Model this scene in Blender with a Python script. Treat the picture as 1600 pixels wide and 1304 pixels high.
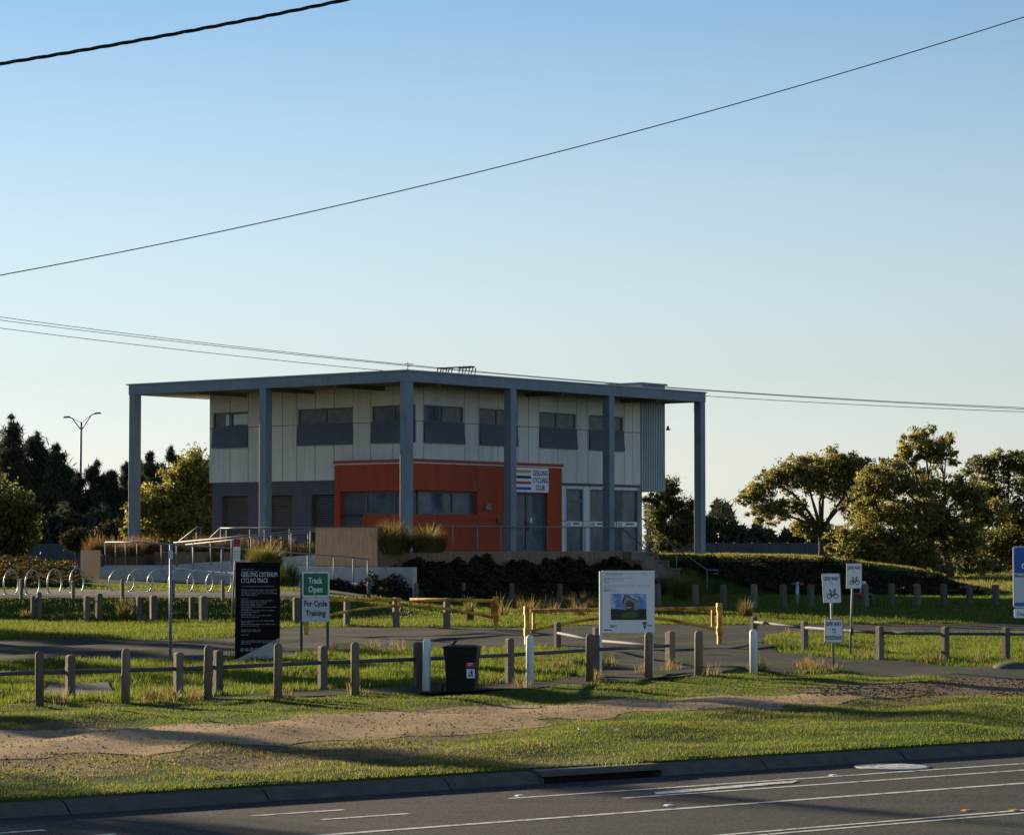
import bpy, math, random
import numpy as np
from mathutils import Vector, Matrix
from mathutils.geometry import delaunay_2d_cdt
random.seed(7)
RNG = np.random.default_rng(7)
for o in list(bpy.data.objects):
    bpy.data.objects.remove(o)
SC = bpy.context.scene
COL = SC.collection

# ------------------------------------------------------------------ camera
F = 4400.0                       # focal length in photo pixels (1600 wide)
H = 2.70                         # eye height above the road
PITCH = math.atan(204.0 / F)
cam = bpy.data.cameras.new('camera')
cam.sensor_width = 36.0
cam.lens = 36.0 * F / 1600.0
cam.clip_start = 0.5
cam.clip_end = 8000
cam_o = bpy.data.objects.new('camera', cam)
COL.objects.link(cam_o)
cam_o.location = (0, 0, H)
cam_o.rotation_euler = (math.pi / 2 + PITCH, 0, 0)
SC.camera = cam_o

# ------------------------------------------------------------------ sky, sun, exposure
SUN_EL = math.radians(10.5)
SUN_AZ = math.radians(-42.0)      # from +Y, negative = to the left
sun_dir = Vector((math.sin(SUN_AZ) * math.cos(SUN_EL), math.cos(SUN_AZ) * math.cos(SUN_EL), math.sin(SUN_EL)))
world = bpy.data.worlds.new('World')
SC.world = world
world.use_nodes = True
wn = world.node_tree
sky = wn.nodes.new('ShaderNodeTexSky')
sky.sky_type = 'NISHITA'
sky.sun_disc = False
sky.sun_elevation = SUN_EL
sky.sun_rotation = SUN_AZ
sky.air_density = 1.0
sky.dust_density = 0.0
sky.ozone_density = 4.0
wn.nodes['Background'].inputs['Strength'].default_value = 0.0605
soft = wn.nodes.new('ShaderNodeHueSaturation')
# morning haze pales the sky towards the horizon
wtc = wn.nodes.new('ShaderNodeTexCoord'); wsx = wn.nodes.new('ShaderNodeSeparateXYZ'); wmr = wn.nodes.new('ShaderNodeMapRange')
wn.links.new(wtc.outputs['Generated'], wsx.inputs[0]); wn.links.new(wsx.outputs['Z'], wmr.inputs['Value'])
wmr.inputs['From Min'].default_value = 0.02; wmr.inputs['From Max'].default_value = 0.19
wmr.inputs['To Min'].default_value = 0.28; wmr.inputs['To Max'].default_value = 0.88
wn.links.new(wmr.outputs['Result'], soft.inputs['Saturation'])
wn.links.new(sky.outputs['Color'], soft.inputs['Color'])
tint = wn.nodes.new('ShaderNodeMix'); tint.data_type = 'RGBA'; tint.blend_type = 'MULTIPLY'; tint.inputs['Factor'].default_value = 1.0
tint.inputs['B'].default_value = (1.0, .985, .965, 1)
wn.links.new(soft.outputs['Color'], tint.inputs['A'])
wn.links.new(tint.outputs['Result'], wn.nodes['Background'].inputs['Color'])
sl = bpy.data.lights.new('sun', 'SUN')
sl.energy = 5.0
sl.angle = math.radians(0.5)
sl.color = (1.0, 0.82, 0.56)
sun_o = bpy.data.objects.new('sun', sl)
COL.objects.link(sun_o)
sun_o.rotation_euler = (-sun_dir).to_track_quat('-Z', 'Y').to_euler()
sun_o.location = (-30, 30, 40)
SC.view_settings.view_transform = 'Standard'
SC.view_settings.look = 'None'
SC.view_settings.exposure = 1.36
SC.view_settings.gamma = 1.0

# ------------------------------------------------------------------ frames of reference
KX, KY = -5.17, 28.4              # a point on the kerb line
RD = np.array([0.794, 0.608]); RN = np.array([-0.608, 0.794])
def road(a, d, z=0.0):
    return Vector((KX + a * RD[0] + d * RN[0], KY + a * RD[1] + d * RN[1], z))
def ad(X, Y):
    return ((X - KX) * RD[0] + (Y - KY) * RD[1], (X - KX) * RN[0] + (Y - KY) * RN[1])
CX, CY = -3.99, 107.0             # near corner of the clubhouse canopy
UL = np.array([-0.78, 0.6257]); UR = np.array([0.6257, 0.78])
def P(s, t, z=0.0):
    return Vector((CX + s * UL[0] + t * UR[0], CY + s * UL[1] + t * UR[1], z))
def st(X, Y):
    return ((X - CX) * UL[0] + (Y - CY) * UL[1], (X - CX) * UR[0] + (Y - CY) * UR[1])
cp, sp_ = math.cos(PITCH), math.sin(PITCH)
def ray(px, py):
    x = (px - 800) / F; y = -(py - 652) / F
    return Vector((x, cp - y * sp_, sp_ + y * cp))
def at(px, py, Y):
    d = ray(px, py)
    return Vector((0, 0, H)) + d * (Y / d.y)
def s_at(px, t):                  # distance along the left face seen at a bearing
    k = (px - 800) / F * 0.9995
    return (k * (CY + t * UR[1]) - CX - t * UR[0]) / (UL[0] - k * UL[1])
def t_at(px, s):
    k = (px - 800) / F * 0.9995
    return (k * (CY + s * UL[1]) - CX - s * UL[0]) / (UR[0] - k * UR[1])

# ------------------------------------------------------------------ terrain
def sstep(e0, e1, x):
    u = np.clip((x - e0) / (e1 - e0), 0, 1)
    return u * u * (3 - 2 * u)
_ph = np.random.default_rng(3).uniform(0, 6.28, (40, 3))
def wob(X, Y, wl, k0=0, n=6):
    v = 0
    for i in range(n):
        th = _ph[k0 + i, 0]; q = 2 * math.pi / (wl * (0.6 + 0.8 * (_ph[k0 + i, 1] / 6.28)))
        v = v + np.sin(q * (X * math.cos(th) + Y * math.sin(th)) + _ph[k0 + i, 2])
    return v / n ** 0.5
def hfun(X, Y):
    X = np.asarray(X, float); Y = np.asarray(Y, float)
    a, d = ad(X, Y)
    s, t = st(X, Y)
    zc = np.interp(Y, [40, 60, 76, 88, 100, 105, 115, 140, 160, 400], [.15, .15, .2, .36, .6, .72, .8, 1.2, 1.3, 1.3])
    zl = np.interp(Y, [40, 60, 76, 85, 90.8, 91.2, 94.0, 94.6, 98.5, 104, 125, 150, 400], [.15, .15, .2, .27, .30, .33, 1.06, 1.12, 1.15, 1.2, 1.9, 1.6, 1.3])
    px = 800 + X / np.maximum(Y, 5) * F
    w = sstep(720, 480, px)
    z = zc * (1 - w) + zl * w
    # bank in front of the deck
    zb = 1.82 - 1.07 * sstep(0, 1, (-0.6 - s) / 3.0) - .25 * np.maximum(0, -3.6 - s) - 1.5 * sstep(12, 15, s)
    fade = np.clip((-2.0 - t) / 0.5, 0, 1) + np.clip((t - 13.0) / 0.2, 0, 1)
    side = np.clip((s - 0.2) / .4, 0, 1) * np.clip((-0.9 - t) / .3, 0, 1)
    zb = zb - np.clip(fade + side, 0, 1) * 1.5
    z = np.where((s < 16) & (t < 16), np.maximum(z, zb), z)
    # grassed mound right of the stairs
    top = np.interp(X, [-1, 4, 10, 13, 17.4, 19.2, 20.6], [.75, 2.38, 2.38, 2.33, 1.80, 1.05, .75])
    zm = .75 + (top - .75) * sstep(114, 120, Y + .25 * wob(X, Y, 5, 12)) * (1 - .5 * sstep(140, 165, Y))
    z = np.where(t > 15.15, np.maximum(z, zm), z)
    # roadside verge undulation
    amp = sstep(0.3, 2.0, d) * (1 - sstep(70, 90, Y)) * 0.030
    z = z + amp * wob(X, Y, 2.6) + amp * 1.2 * wob(X, Y, 6.0, 6)
    amp2 = sstep(60, 75, Y) * (1 - sstep(98, 104, Y)) * .02
    z = z + amp2 * wob(X, Y, 4.0, 18)
    z = np.where(d < 0.165, np.where(d > -14.2, -0.15, 0.12), z)
    return z
def h(x, y):
    return float(hfun(x, y))
def gp(px, py):
    d = ray(px, py)
    Ys = np.arange(24, 330, 0.1)
    zr = H + d.z / d.y * Ys; zt = hfun(d.x / d.y * Ys, Ys)
    i = int(np.argmax(zr <= zt))
    if zr[i] > zt[i]: i = len(Ys) - 1
    y0, y1 = Ys[max(i - 1, 0)], Ys[i]
    e0 = zr[max(i - 1, 0)] - zt[max(i - 1, 0)]; e1 = zr[i] - zt[i]
    y = y0 + (y1 - y0) * (e0 / (e0 - e1) if e0 != e1 else 0)
    x = d.x / d.y * y
    return Vector((x, y, h(x, y)))
def hp(n, Y):                     # n photo pixels at distance Y in metres
    return n * Y / F

# ------------------------------------------------------------------ materials
def mat(name, col, rough=.6, var=.15, scale=3.0, metal=0.0, bump=0.0, bscale=40.0, spec=.5, col2=None, c2scale=1.0, c2lo=.5, c2hi=.65, stretch=None, detail=4, rot=0.0, objrand=0.0, speck=0.0):
    m = bpy.data.materials.new(name); m.use_nodes = True
    nt = m.node_tree; n = nt.nodes; L = nt.links
    b = n['Principled BSDF']
    b.inputs['Roughness'].default_value = rough; b.inputs['Metallic'].default_value = metal
    b.inputs['Specular IOR Level'].default_value = spec
    tc = n.new('ShaderNodeTexCoord')
    vec = tc.outputs['Object']
    if stretch:
        mp = n.new('ShaderNodeMapping'); mp.inputs['Scale'].default_value = stretch; mp.inputs['Rotation'].default_value = (0, 0, rot)
        L.new(vec, mp.inputs['Vector']); vec = mp.outputs['Vector']
    ns = n.new('ShaderNodeTexNoise'); ns.inputs['Scale'].default_value = scale; ns.inputs['Detail'].default_value = detail
    ns.inputs['Roughness'].default_value = .65
    L.new(vec, ns.inputs['Vector'])
    r = n.new('ShaderNodeMapRange'); r.inputs['From Min'].default_value = .3; r.inputs['From Max'].default_value = .7
    L.new(ns.outputs['Fac'], r.inputs['Value'])
    mx = n.new('ShaderNodeMix'); mx.data_type = 'RGBA'
    mx.inputs['A'].default_value = tuple(c * (1 - var) for c in col) + (1,)
    mx.inputs['B'].default_value = tuple(min(1, c * (1 + var)) for c in col) + (1,)
    L.new(r.outputs['Result'], mx.inputs['Factor'])
    out = mx.outputs['Result']
    if col2:
        n2 = n.new('ShaderNodeTexNoise'); n2.inputs['Scale'].default_value = c2scale; n2.inputs['Detail'].default_value = 6
        n2.inputs['Roughness'].default_value = .7
        L.new(vec, n2.inputs['Vector'])
        r2 = n.new('ShaderNodeMapRange'); r2.inputs['From Min'].default_value = c2lo; r2.inputs['From Max'].default_value = c2hi
        L.new(n2.outputs['Fac'], r2.inputs['Value'])
        m2 = n.new('ShaderNodeMix'); m2.data_type = 'RGBA'
        L.new(r2.outputs['Result'], m2.inputs['Factor']); L.new(out, m2.inputs['A'])
        m2.inputs['B'].default_value = tuple(col2) + (1,)
        out = m2.outputs['Result']
    if speck:                        # pale stones in the surface
        vo = n.new('ShaderNodeTexVoronoi'); vo.inputs['Scale'].default_value = 45
        L.new(tc.outputs['Object'], vo.inputs['Vector'])
        sc_ = n.new('ShaderNodeSeparateColor'); L.new(vo.outputs['Color'], sc_.inputs[0])
        r3 = n.new('ShaderNodeMapRange'); r3.inputs['From Min'].default_value = .55; r3.inputs['From Max'].default_value = 1.0
        r3.inputs['To Max'].default_value = speck
        L.new(sc_.outputs[0], r3.inputs['Value'])
        m3 = n.new('ShaderNodeMix'); m3.data_type = 'RGBA'; L.new(r3.outputs['Result'], m3.inputs['Factor'])
        L.new(out, m3.inputs['A']); m3.inputs['B'].default_value = (.32, .30, .27, 1); out = m3.outputs['Result']
    if objrand:
        oi = n.new('ShaderNodeObjectInfo'); r4 = n.new('ShaderNodeMapRange'); r4.inputs['To Min'].default_value = 1 - objrand; r4.inputs['To Max'].default_value = 1 + objrand
        L.new(oi.outputs['Random'], r4.inputs['Value']); hv = n.new('ShaderNodeHueSaturation'); L.new(r4.outputs['Result'], hv.inputs['Value'])
        L.new(out, hv.inputs['Color']); out = hv.outputs['Color']
    L.new(out, b.inputs['Base Color'])
    if bump:
        nb = n.new('ShaderNodeTexNoise'); nb.inputs['Scale'].default_value = bscale; nb.inputs['Detail'].default_value = 5
        L.new(tc.outputs['Object'], nb.inputs['Vector'])
        bp = n.new('ShaderNodeBump'); bp.inputs['Strength'].default_value = bump; bp.inputs['Distance'].default_value = .02
        L.new(nb.outputs['Fac'], bp.inputs['Height']); L.new(bp.outputs['Normal'], b.inputs['Normal'])
    return m
def leafmat(name, trans=.35, rough=.55, spec=.3):
    m = bpy.data.materials.new(name); m.use_nodes = True
    nt = m.node_tree; n = nt.nodes; L = nt.links
    b = n['Principled BSDF']; b.inputs['Roughness'].default_value = rough; b.inputs['Specular IOR Level'].default_value = spec
    at_ = n.new('ShaderNodeAttribute'); at_.attribute_name = 'Col'
    tr = n.new('ShaderNodeBsdfTranslucent'); ms = n.new('ShaderNodeMixShader'); ms.inputs[0].default_value = trans
    hs = n.new('ShaderNodeHueSaturation'); hs.inputs['Value'].default_value = 1.5; hs.inputs['Saturation'].default_value = 1.05
    L.new(at_.outputs['Color'], b.inputs['Base Color']); L.new(at_.outputs['Color'], hs.inputs['Color'])
    L.new(hs.outputs['Color'], tr.inputs['Color'])
    L.new(b.outputs[0], ms.inputs[1]); L.new(tr.outputs[0], ms.inputs[2]); L.new(ms.outputs[0], n['Material Output'].inputs['Surface'])
    return m
M = {}
M['ground'] = mat('ground_soil_grass', (.040, .070, .013), .97, .4, 1.2, bump=.8, bscale=14, spec=.05, col2=(.072, .074, .028), c2scale=.6, c2lo=.48, c2hi=.66)
def bare_mix(m):                       # worn earth where the 'bare' mask says so
    nt = m.node_tree; n = nt.nodes; L = nt.links; b = n['Principled BSDF']
    src = b.inputs['Base Color'].links[0].from_socket
    a_ = n.new('ShaderNodeAttribute'); a_.attribute_name = 'bare'
    tc = n.new('ShaderNodeTexCoord'); ns = n.new('ShaderNodeTexNoise'); ns.inputs['Scale'].default_value = 5.0; ns.inputs['Detail'].default_value = 8
    L.new(tc.outputs['Object'], ns.inputs['Vector'])
    ad_ = n.new('ShaderNodeMath'); ad_.operation = 'ADD'; L.new(a_.outputs['Fac'], ad_.inputs[0]); L.new(ns.outputs['Fac'], ad_.inputs[1])
    mr = n.new('ShaderNodeMapRange'); mr.inputs['From Min'].default_value = .75; mr.inputs['From Max'].default_value = 1.1; L.new(ad_.outputs[0], mr.inputs['Value'])
    cr = n.new('ShaderNodeMix'); cr.data_type = 'RGBA'; cr.inputs['A'].default_value = (.22, .155, .09, 1); cr.inputs['B'].default_value = (.11, .078, .048, 1)
    n2 = n.new('ShaderNodeTexNoise'); n2.inputs['Scale'].default_value = 2.2; n2.inputs['Detail'].default_value = 9; L.new(tc.outputs['Object'], n2.inputs['Vector']); L.new(n2.outputs['Fac'], cr.inputs['Factor'])
    mx = n.new('ShaderNodeMix'); mx.data_type = 'RGBA'; L.new(mr.outputs['Result'], mx.inputs['Factor']); L.new(src, mx.inputs['A']); L.new(cr.outputs['Result'], mx.inputs['B'])
    L.new(mx.outputs['Result'], b.inputs['Base Color'])
bare_mix(M['ground'])
M['asphalt'] = mat('road_asphalt', (.024, .025, .029), .95, .40, 60, bump=.6, bscale=90, spec=.14, col2=(.040, .038, .036), c2scale=.55, c2lo=.42, c2hi=.62, stretch=(.10, 1.6, 1), rot=-.653, speck=.2)
M['asphalt_old'] = mat('worn_asphalt', (.034, .031, .030), .95, .3, 30, bump=.6, bscale=60, spec=.12, col2=(.050, .045, .041), c2scale=.35, c2lo=.45, c2hi=.65)
M['pathash'] = mat('path_asphalt', (.065, .060, .056), .9, .3, 20, bump=.5, bscale=40, spec=.2, col2=(.10, .088, .068), c2scale=.8, c2lo=.5, c2hi=.62)
M['gravel'] = mat('tan_gravel', (.40, .275, .16), .97, .36, 24, bump=1.0, bscale=30, spec=.03, col2=(.26, .175, .10), c2scale=1.1, c2lo=.45, c2hi=.72, speck=.35)
M['dirt'] = mat('brown_gravel', (.15, .105, .066), .95, .45, 24, bump=1.0, bscale=26, spec=.1, col2=(.075, .055, .04), c2scale=.9, c2lo=.45, c2hi=.65)
M['concrete'] = mat('concrete', (.44, .44, .42), .85, .14, 3, bump=.25, bscale=30, spec=.25, col2=(.20, .19, .175), c2scale=1.4, c2lo=.55, c2hi=.8)
M['kerb'] = mat('kerb_concrete', (.105, .094, .08), .92, .2, 5, bump=.4, bscale=40, spec=.2, col2=(.09, .085, .075), c2scale=1.2, c2lo=.5, c2hi=.7)
M['paint'] = mat('road_paint', (.62, .61, .57), .7, .12, 20, col2=(.16, .155, .15), c2scale=7, c2lo=.50, c2hi=.64, spec=.15)
M['wallwhite'] = mat('cream_wall_panel', (.69, .67, .60), .7, .08, .8, spec=.25, col2=(.40, .37, .31), c2scale=1.5, c2lo=.52, c2hi=.92, stretch=(1.6, 1.6, .22))
M['joint'] = mat('dark_joint', (.13, .125, .11), .9, .1)
M['charcoal'] = mat('charcoal_wall', (.095, .098, .112), .7, .1, 2, spec=.3)
M['roller'] = mat('charcoal_roller_door', (.085, .080, .082), .55, .08, 2, spec=.4)
M['orange'] = mat('orange_wall', (.40, .069, .030), .7, .10, 1.0, spec=.18, col2=(.33, .054, .026), c2scale=1.4, c2lo=.5, c2hi=.85, stretch=(1.4, 1.4, .2))
M['orangecap'] = mat('red_cap_flashing', (.36, .045, .020), .5, .08)
M['ojoint'] = mat('orange_joint', (.20, .03, .012), .8, .05)
M['steel'] = mat('blue_grey_steel', (.18, .225, .265), .5, .10, 1.5, metal=.1, spec=.45, col2=(.10, .125, .15), c2scale=2.2, c2lo=.54, c2hi=.80, stretch=(1.5, 1.5, .6))
M['soffit'] = mat('brown_soffit', (.17, .145, .115), .8, .12, 1.5)
M['rooftop'] = mat('roof_metal', (.32, .33, .34), .45, .08, metal=.4)
M['corr'] = mat('corrugated_zinc', (.36, .42, .47), .42, .08, 1.0, metal=.35)
M['frame'] = mat('window_frame_grey', (.095, .105, .12), .5, .06)
M['screen'] = mat('awning_screen_grey', (.082, .099, .125), .6, .10, 3, spec=.4)
M['glass'] = mat('dark_window_glass', (.095, .120, .150), .10, .40, 1.6, spec=.18)  # lighter, mottled base colour stands in for cloudy reflections in the panes
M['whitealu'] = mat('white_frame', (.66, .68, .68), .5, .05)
M['timber'] = mat('vertical_timber_boards', (.70, .41, .215), .8, .16, 2.2, spec=.2, bump=.2, stretch=(5, 5, .6))
M['timber_dk'] = mat('weathered_timber_boards', (.26, .17, .105), .85, .25, 2.2, spec=.2, bump=.2, stretch=(5, 5, .6))
M['deck'] = mat('deck_boards', (.22, .18, .14), .85, .2, 3, spec=.2)
M['galv'] = mat('galvanised_rail', (.19, .205, .22), .6, .12, 6, metal=.0, spec=.35)
M['galv_bright'] = mat('polished_hoop_steel', (.44, .44, .43), .42, .08, 6, metal=.6)
M['post'] = mat('weathered_bollard_timber', (.21, .165, .115), .85, .3, 3, bump=.5, bscale=20, spec=.2, col2=(.11, .09, .07), c2scale=3, c2lo=.5, c2hi=.7, stretch=(4, 4, .5), objrand=.28)
M['post_gr'] = mat('grey_bollard_timber', (.155, .130, .10), .9, .25, 3, bump=.5, bscale=20, spec=.2, col2=(.09, .085, .08), c2scale=3, c2lo=.5, c2hi=.7, stretch=(4, 4, .5), objrand=.25)
M['postwhite'] = mat('white_painted_timber', (.74, .74, .72), .6, .07, 3, spec=.3, col2=(.42, .40, .36), c2scale=3, c2lo=.62, c2hi=.78, stretch=(2, 2, .8))
M['yellow'] = mat('rusty_yellow_gate', (.66, .40, .04), .65, .15, 4, spec=.3, col2=(.34, .10, .028), c2scale=2.6, c2lo=.46, c2hi=.60)
M['binplastic'] = mat('dark_green_bin', (.008, .012, .011), .55, .2, 5, spec=.22)
M['rubber'] = mat('black_rubber', (.018, .018, .018), .8, .1)
M['black'] = mat('black_sign_face', (.006, .0055, .006), .6, .1, 2, spec=.12)
M['signwhite'] = mat('white_sign_face', (.80, .81, .82), .5, .03, 4)
M['signgrey'] = mat('grey_sign_face', (.60, .62, .64), .5, .04, 4)
M['ink'] = mat('black_lettering', (.012, .012, .014), .6, .05)
M['greytext'] = mat('grey_lettering', (.22, .22, .22), .6, .05)
M['palegreytext'] = mat('pale_grey_lettering', (.45, .45, .47), .6, .05)
M['whitetext'] = mat('white_lettering', (.80, .80, .80), .6, .03)
M['green'] = mat('green_sign_face', (.010, .16, .065), .5, .05)
M['blue'] = mat('blue_sign_face', (.012, .10, .42), .5, .05)
M['navy'] = mat('navy_print', (.012, .022, .10), .5, .05)
M['red'] = mat('red_print', (.42, .03, .025), .5, .05)
M['gold'] = mat('gold_print', (.55, .33, .05), .5, .05)
M['darkred'] = mat('dark_red_print', (.42, .03, .03), .5, .05)
M['signblue'] = mat('blue_print', (.02, .06, .36), .5, .05)
M['signpost'] = mat('dark_blue_sign_post', (.045, .055, .085), .5, .1)
M['cable'] = mat('black_cable', (.02, .02, .022), .6, .1)
M['bark'] = mat('tree_bark', (.10, .075, .055), .9, .35, 6, bump=.5, bscale=12, spec=.1)
M['iron'] = mat('cast_iron', (.10, .095, .09), .6, .2, 12, metal=.3, bump=.4, bscale=60)
M['railpipe'] = mat('dark_pipe_rail', (.085, .09, .10), .75, .15, 5, spec=.2)
M['darkvoid'] = mat('drain_dark', (.01, .01, .01), .9, .1)
M['litter'] = mat('white_litter', (.8, .8, .78), .6, .05)
M['farwall'] = mat('dark_barrier_panels', (.06, .068, .08), .8, .15, .6)
M['picsky'] = mat('picture_sky', (.12, .25, .58), .5, .25, 6, col2=(.60, .66, .74), c2scale=7, c2lo=.46, c2hi=.62)
M['picgreen'] = mat('picture_field', (.05, .10, .02), .5, .5, 30)
M['picdark'] = mat('picture_dark', (.015, .018, .02), .5, .2, 20)
M['picgrey'] = mat('picture_grey', (.28, .27, .29), .5, .2, 12)
M['picbrown'] = mat('picture_brown', (.11, .06, .05), .5, .2, 12)
M['leaf'] = leafmat('eucalypt_leaves', .48)
M['needle'] = leafmat('casuarina_needles', .15, .8, .1)
M['grass'] = leafmat('grass_blades', .55, .6, .15)
M['shrub'] = leafmat('shrub_leaves', .2, .7, .15)
M['reed'] = leafmat('ornamental_grass_blades', .4, .6, .2)

# ------------------------------------------------------------------ object helpers
ORG = {}
def tag(o, label=None, cat=None, group=None, kind=None):
    if label: o['label'] = label
    if cat: o['category'] = cat
    if group: o['group'] = group
    if kind: o['kind'] = kind
    return o
def thing(name, label, cat, loc=(0, 0, 0), group=None):
    o = bpy.data.objects.new(name, None); COL.objects.link(o)
    o.empty_display_size = .3
    o.location = loc; ORG[o.name] = Vector(loc)
    return tag(o, label, cat, group)
def link_mesh(name, me, parent=None, loc=None):
    o = bpy.data.objects.new(name, me); COL.objects.link(o)
    if parent is not None:
        o.parent = parent; ORG[o.name] = ORG[parent.name]
    else:
        o.location = loc if loc is not None else (0, 0, 0); ORG[o.name] = Vector(o.location)
    return o
class MB:
    def __init__(self):
        self.v = []; self.f = []; self.m = []; self.sm = []
    def add(self, vs, fs, mi=0, smooth=False):
        b = len(self.v); self.v += [tuple(p) for p in vs]
        for f in fs:
            self.f.append(tuple(b + i for i in f)); self.m.append(mi); self.sm.append(smooth)
        return self
    def hexa(self, p, mi=0):        # 8 points: 4 of one end, 4 of the other
        c = sum((Vector(q) for q in p), Vector()) / 8
        fs = [(0, 1, 2, 3), (4, 5, 6, 7), (0, 1, 5, 4), (1, 2, 6, 5), (2, 3, 7, 6), (3, 0, 4, 7)]
        out = []
        for f in fs:
            a, b, d = Vector(p[f[0]]), Vector(p[f[1]]), Vector(p[f[2]])
            nn = (b - a).cross(d - a); fc = sum((Vector(p[i]) for i in f), Vector()) / 4
            out.append(f if nn.dot(fc - c) > 0 else f[::-1])
        return self.add(p, out, mi)
    def fbox(self, Fr, x0, x1, y0, y1, z0, z1, mi=0):
        return self.hexa([Fr(x0, y0, z0), Fr(x1, y0, z0), Fr(x1, y1, z0), Fr(x0, y1, z0), Fr(x0, y0, z1), Fr(x1, y0, z1), Fr(x1, y1, z1), Fr(x0, y1, z1)], mi)
    def prism(self, Fr, poly, z0, z1, mi=0, smooth=False):
        n = len(poly)
        ar = sum(poly[i][0] * poly[(i + 1) % n][1] - poly[(i + 1) % n][0] * poly[i][1] for i in range(n))
        if ar < 0: poly = poly[::-1]
        vs = [Fr(x, y, z0) for x, y in poly] + [Fr(x, y, z1) for x, y in poly]
        e1 = Vector(Fr(1, 0, 0)) - Vector(Fr(0, 0, 0)); e2 = Vector(Fr(0, 1, 0)) - Vector(Fr(0, 0, 0)); e3 = (Vector(Fr(0, 0, 1)) - Vector(Fr(0, 0, 0))) * (z1 - z0)
        flip = e1.cross(e2).dot(e3) < 0
        fs = [tuple(range(n))[::-1], tuple(range(n, 2 * n))]
        if flip: fs = [f[::-1] for f in fs]
        self.add(vs, fs, mi)
        b = len(self.v) - 2 * n
        for i in range(n):
            j = (i + 1) % n
            f = (b + i, b + j, b + n + j, b + n + i)
            self.f.append(f[::-1] if flip else f); self.m.append(mi); self.sm.append(smooth)
        return self
    def tube(self, pts, r, seg=8, mi=0, caps=True, closed=False):
        pts = [Vector(p) for p in pts]; n = len(pts)
        rs = r if isinstance(r, (list, tuple)) else [r] * n
        up = None; rings = []
        for i, p in enumerate(pts):
            if closed: tan = pts[(i + 1) % n] - pts[i - 1]
            else: tan = pts[min(i + 1, n - 1)] - pts[max(i - 1, 0)]
            tan.normalize()
            if up is None:
                up = Vector((0, 0, 1)) if abs(tan.z) < .9 else Vector((1, 0, 0))
            u = up - tan * up.dot(tan)
            if u.length < 1e-4: u = tan.orthogonal()
            u.normalize(); w = tan.cross(u); up = u
            rings.append([p + (u * math.cos(2 * math.pi * k / seg) + w * math.sin(2 * math.pi * k / seg)) * rs[i] for k in range(seg)])
        vs = [q for rg in rings for q in rg]; fs = []
        for i in range(n if closed else n - 1):
            j = (i + 1) % n
            for k in range(seg):
                l = (k + 1) % seg
                fs.append((i * seg + k, i * seg + l, j * seg + l, j * seg + k))
        self.add(vs, fs, mi, True)
        if caps and not closed:
            b = len(self.v) - len(vs)
            self.f.append(tuple(b + k for k in range(seg))[::-1]); self.m.append(mi); self.sm.append(False)
            self.f.append(tuple(b + (n - 1) * seg + k for k in range(seg))); self.m.append(mi); self.sm.append(False)
        return self
    def lathe(self, c, prof, seg=16, mi=0, axis=None):
        c = Vector(c); vs = []; fs = []
        ax = Vector(axis).normalized() if axis is not None else Vector((0, 0, 1))
        u = ax.orthogonal().normalized(); w = ax.cross(u)
        for r, z in prof:
            for k in range(seg):
                th = 2 * math.pi * k / seg
                vs.append(c + ax * z + (u * math.cos(th) + w * math.sin(th)) * r)
        for i in range(len(prof) - 1):
            for k in range(seg):
                l = (k + 1) % seg
                fs.append((i * seg + k, i * seg + l, (i + 1) * seg + l, (i + 1) * seg + k))
        self.add(vs, fs, mi, True)
        b = len(self.v) - len(vs)
        self.f.append(tuple(b + k for k in range(seg))[::-1]); self.m.append(mi); self.sm.append(False)
        self.f.append(tuple(b + (len(prof) - 1) * seg + k for k in range(seg))); self.m.append(mi); self.sm.append(False)
        return self
    def build(self, name, mats, parent=None, bevel=0, loc=None):
        if not isinstance(mats, (list, tuple)): mats = [mats]
        if parent is not None: o = ORG[parent.name]
        elif loc is not None: o = Vector(loc)
        else:
            A = np.array(self.v); o = Vector(((A[:, 0].min() + A[:, 0].max()) / 2, (A[:, 1].min() + A[:, 1].max()) / 2, A[:, 2].min()))
        me = bpy.data.meshes.new(name)
        me.from_pydata([(x - o.x, y - o.y, z - o.z) for x, y, z in self.v], [], self.f)
        for mm in mats: me.materials.append(mm)
        me.polygons.foreach_set('material_index', self.m); me.polygons.foreach_set('use_smooth', self.sm)
        me.update()
        ob = link_mesh(name, me, parent, o)
        if bevel:
            md = ob.modifiers.new('bevel', 'BEVEL'); md.width = bevel; md.segments = 2; md.limit_method = 'ANGLE'; md.angle_limit = math.radians(40)
        return ob
def frame(o, r, u=(0, 0, 1)):
    o = Vector(o); r = Vector(r).normalized(); u = Vector(u).normalized(); n = r.cross(u)
    return lambda x, y, z=0.0: o + r * x + u * y + n * z
def rrect(x0, x1, y0, y1, r, k=4):
    pts = []
    for cx, cy, a0 in ((x1 - r, y0 + r, -90), (x1 - r, y1 - r, 0), (x0 + r, y1 - r, 90), (x0 + r, y0 + r, 180)):
        for i in range(k + 1):
            th = math.radians(a0 + 90 * i / k); pts.append((cx + r * math.cos(th), cy + r * math.sin(th)))
    return pts
def circ(cx, cy, r, k=20, ry=None):
    return [(cx + r * math.cos(2 * math.pi * i / k), cy + (ry or r) * math.sin(2 * math.pi * i / k)) for i in range(k)]
def cap_height():
    cu = bpy.data.curves.new('txt', 'FONT'); cu.body = 'H'; cu.size = 1.0
    t = bpy.data.objects.new('txt', cu); COL.objects.link(t)
    me = bpy.data.meshes.new_from_object(t.evaluated_get(bpy.context.evaluated_depsgraph_get()))
    hh = max(v.co.y for v in me.vertices)
    bpy.data.objects.remove(t); bpy.data.curves.remove(cu); bpy.data.meshes.remove(me)
    return hh
CAPH = cap_height()
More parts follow.
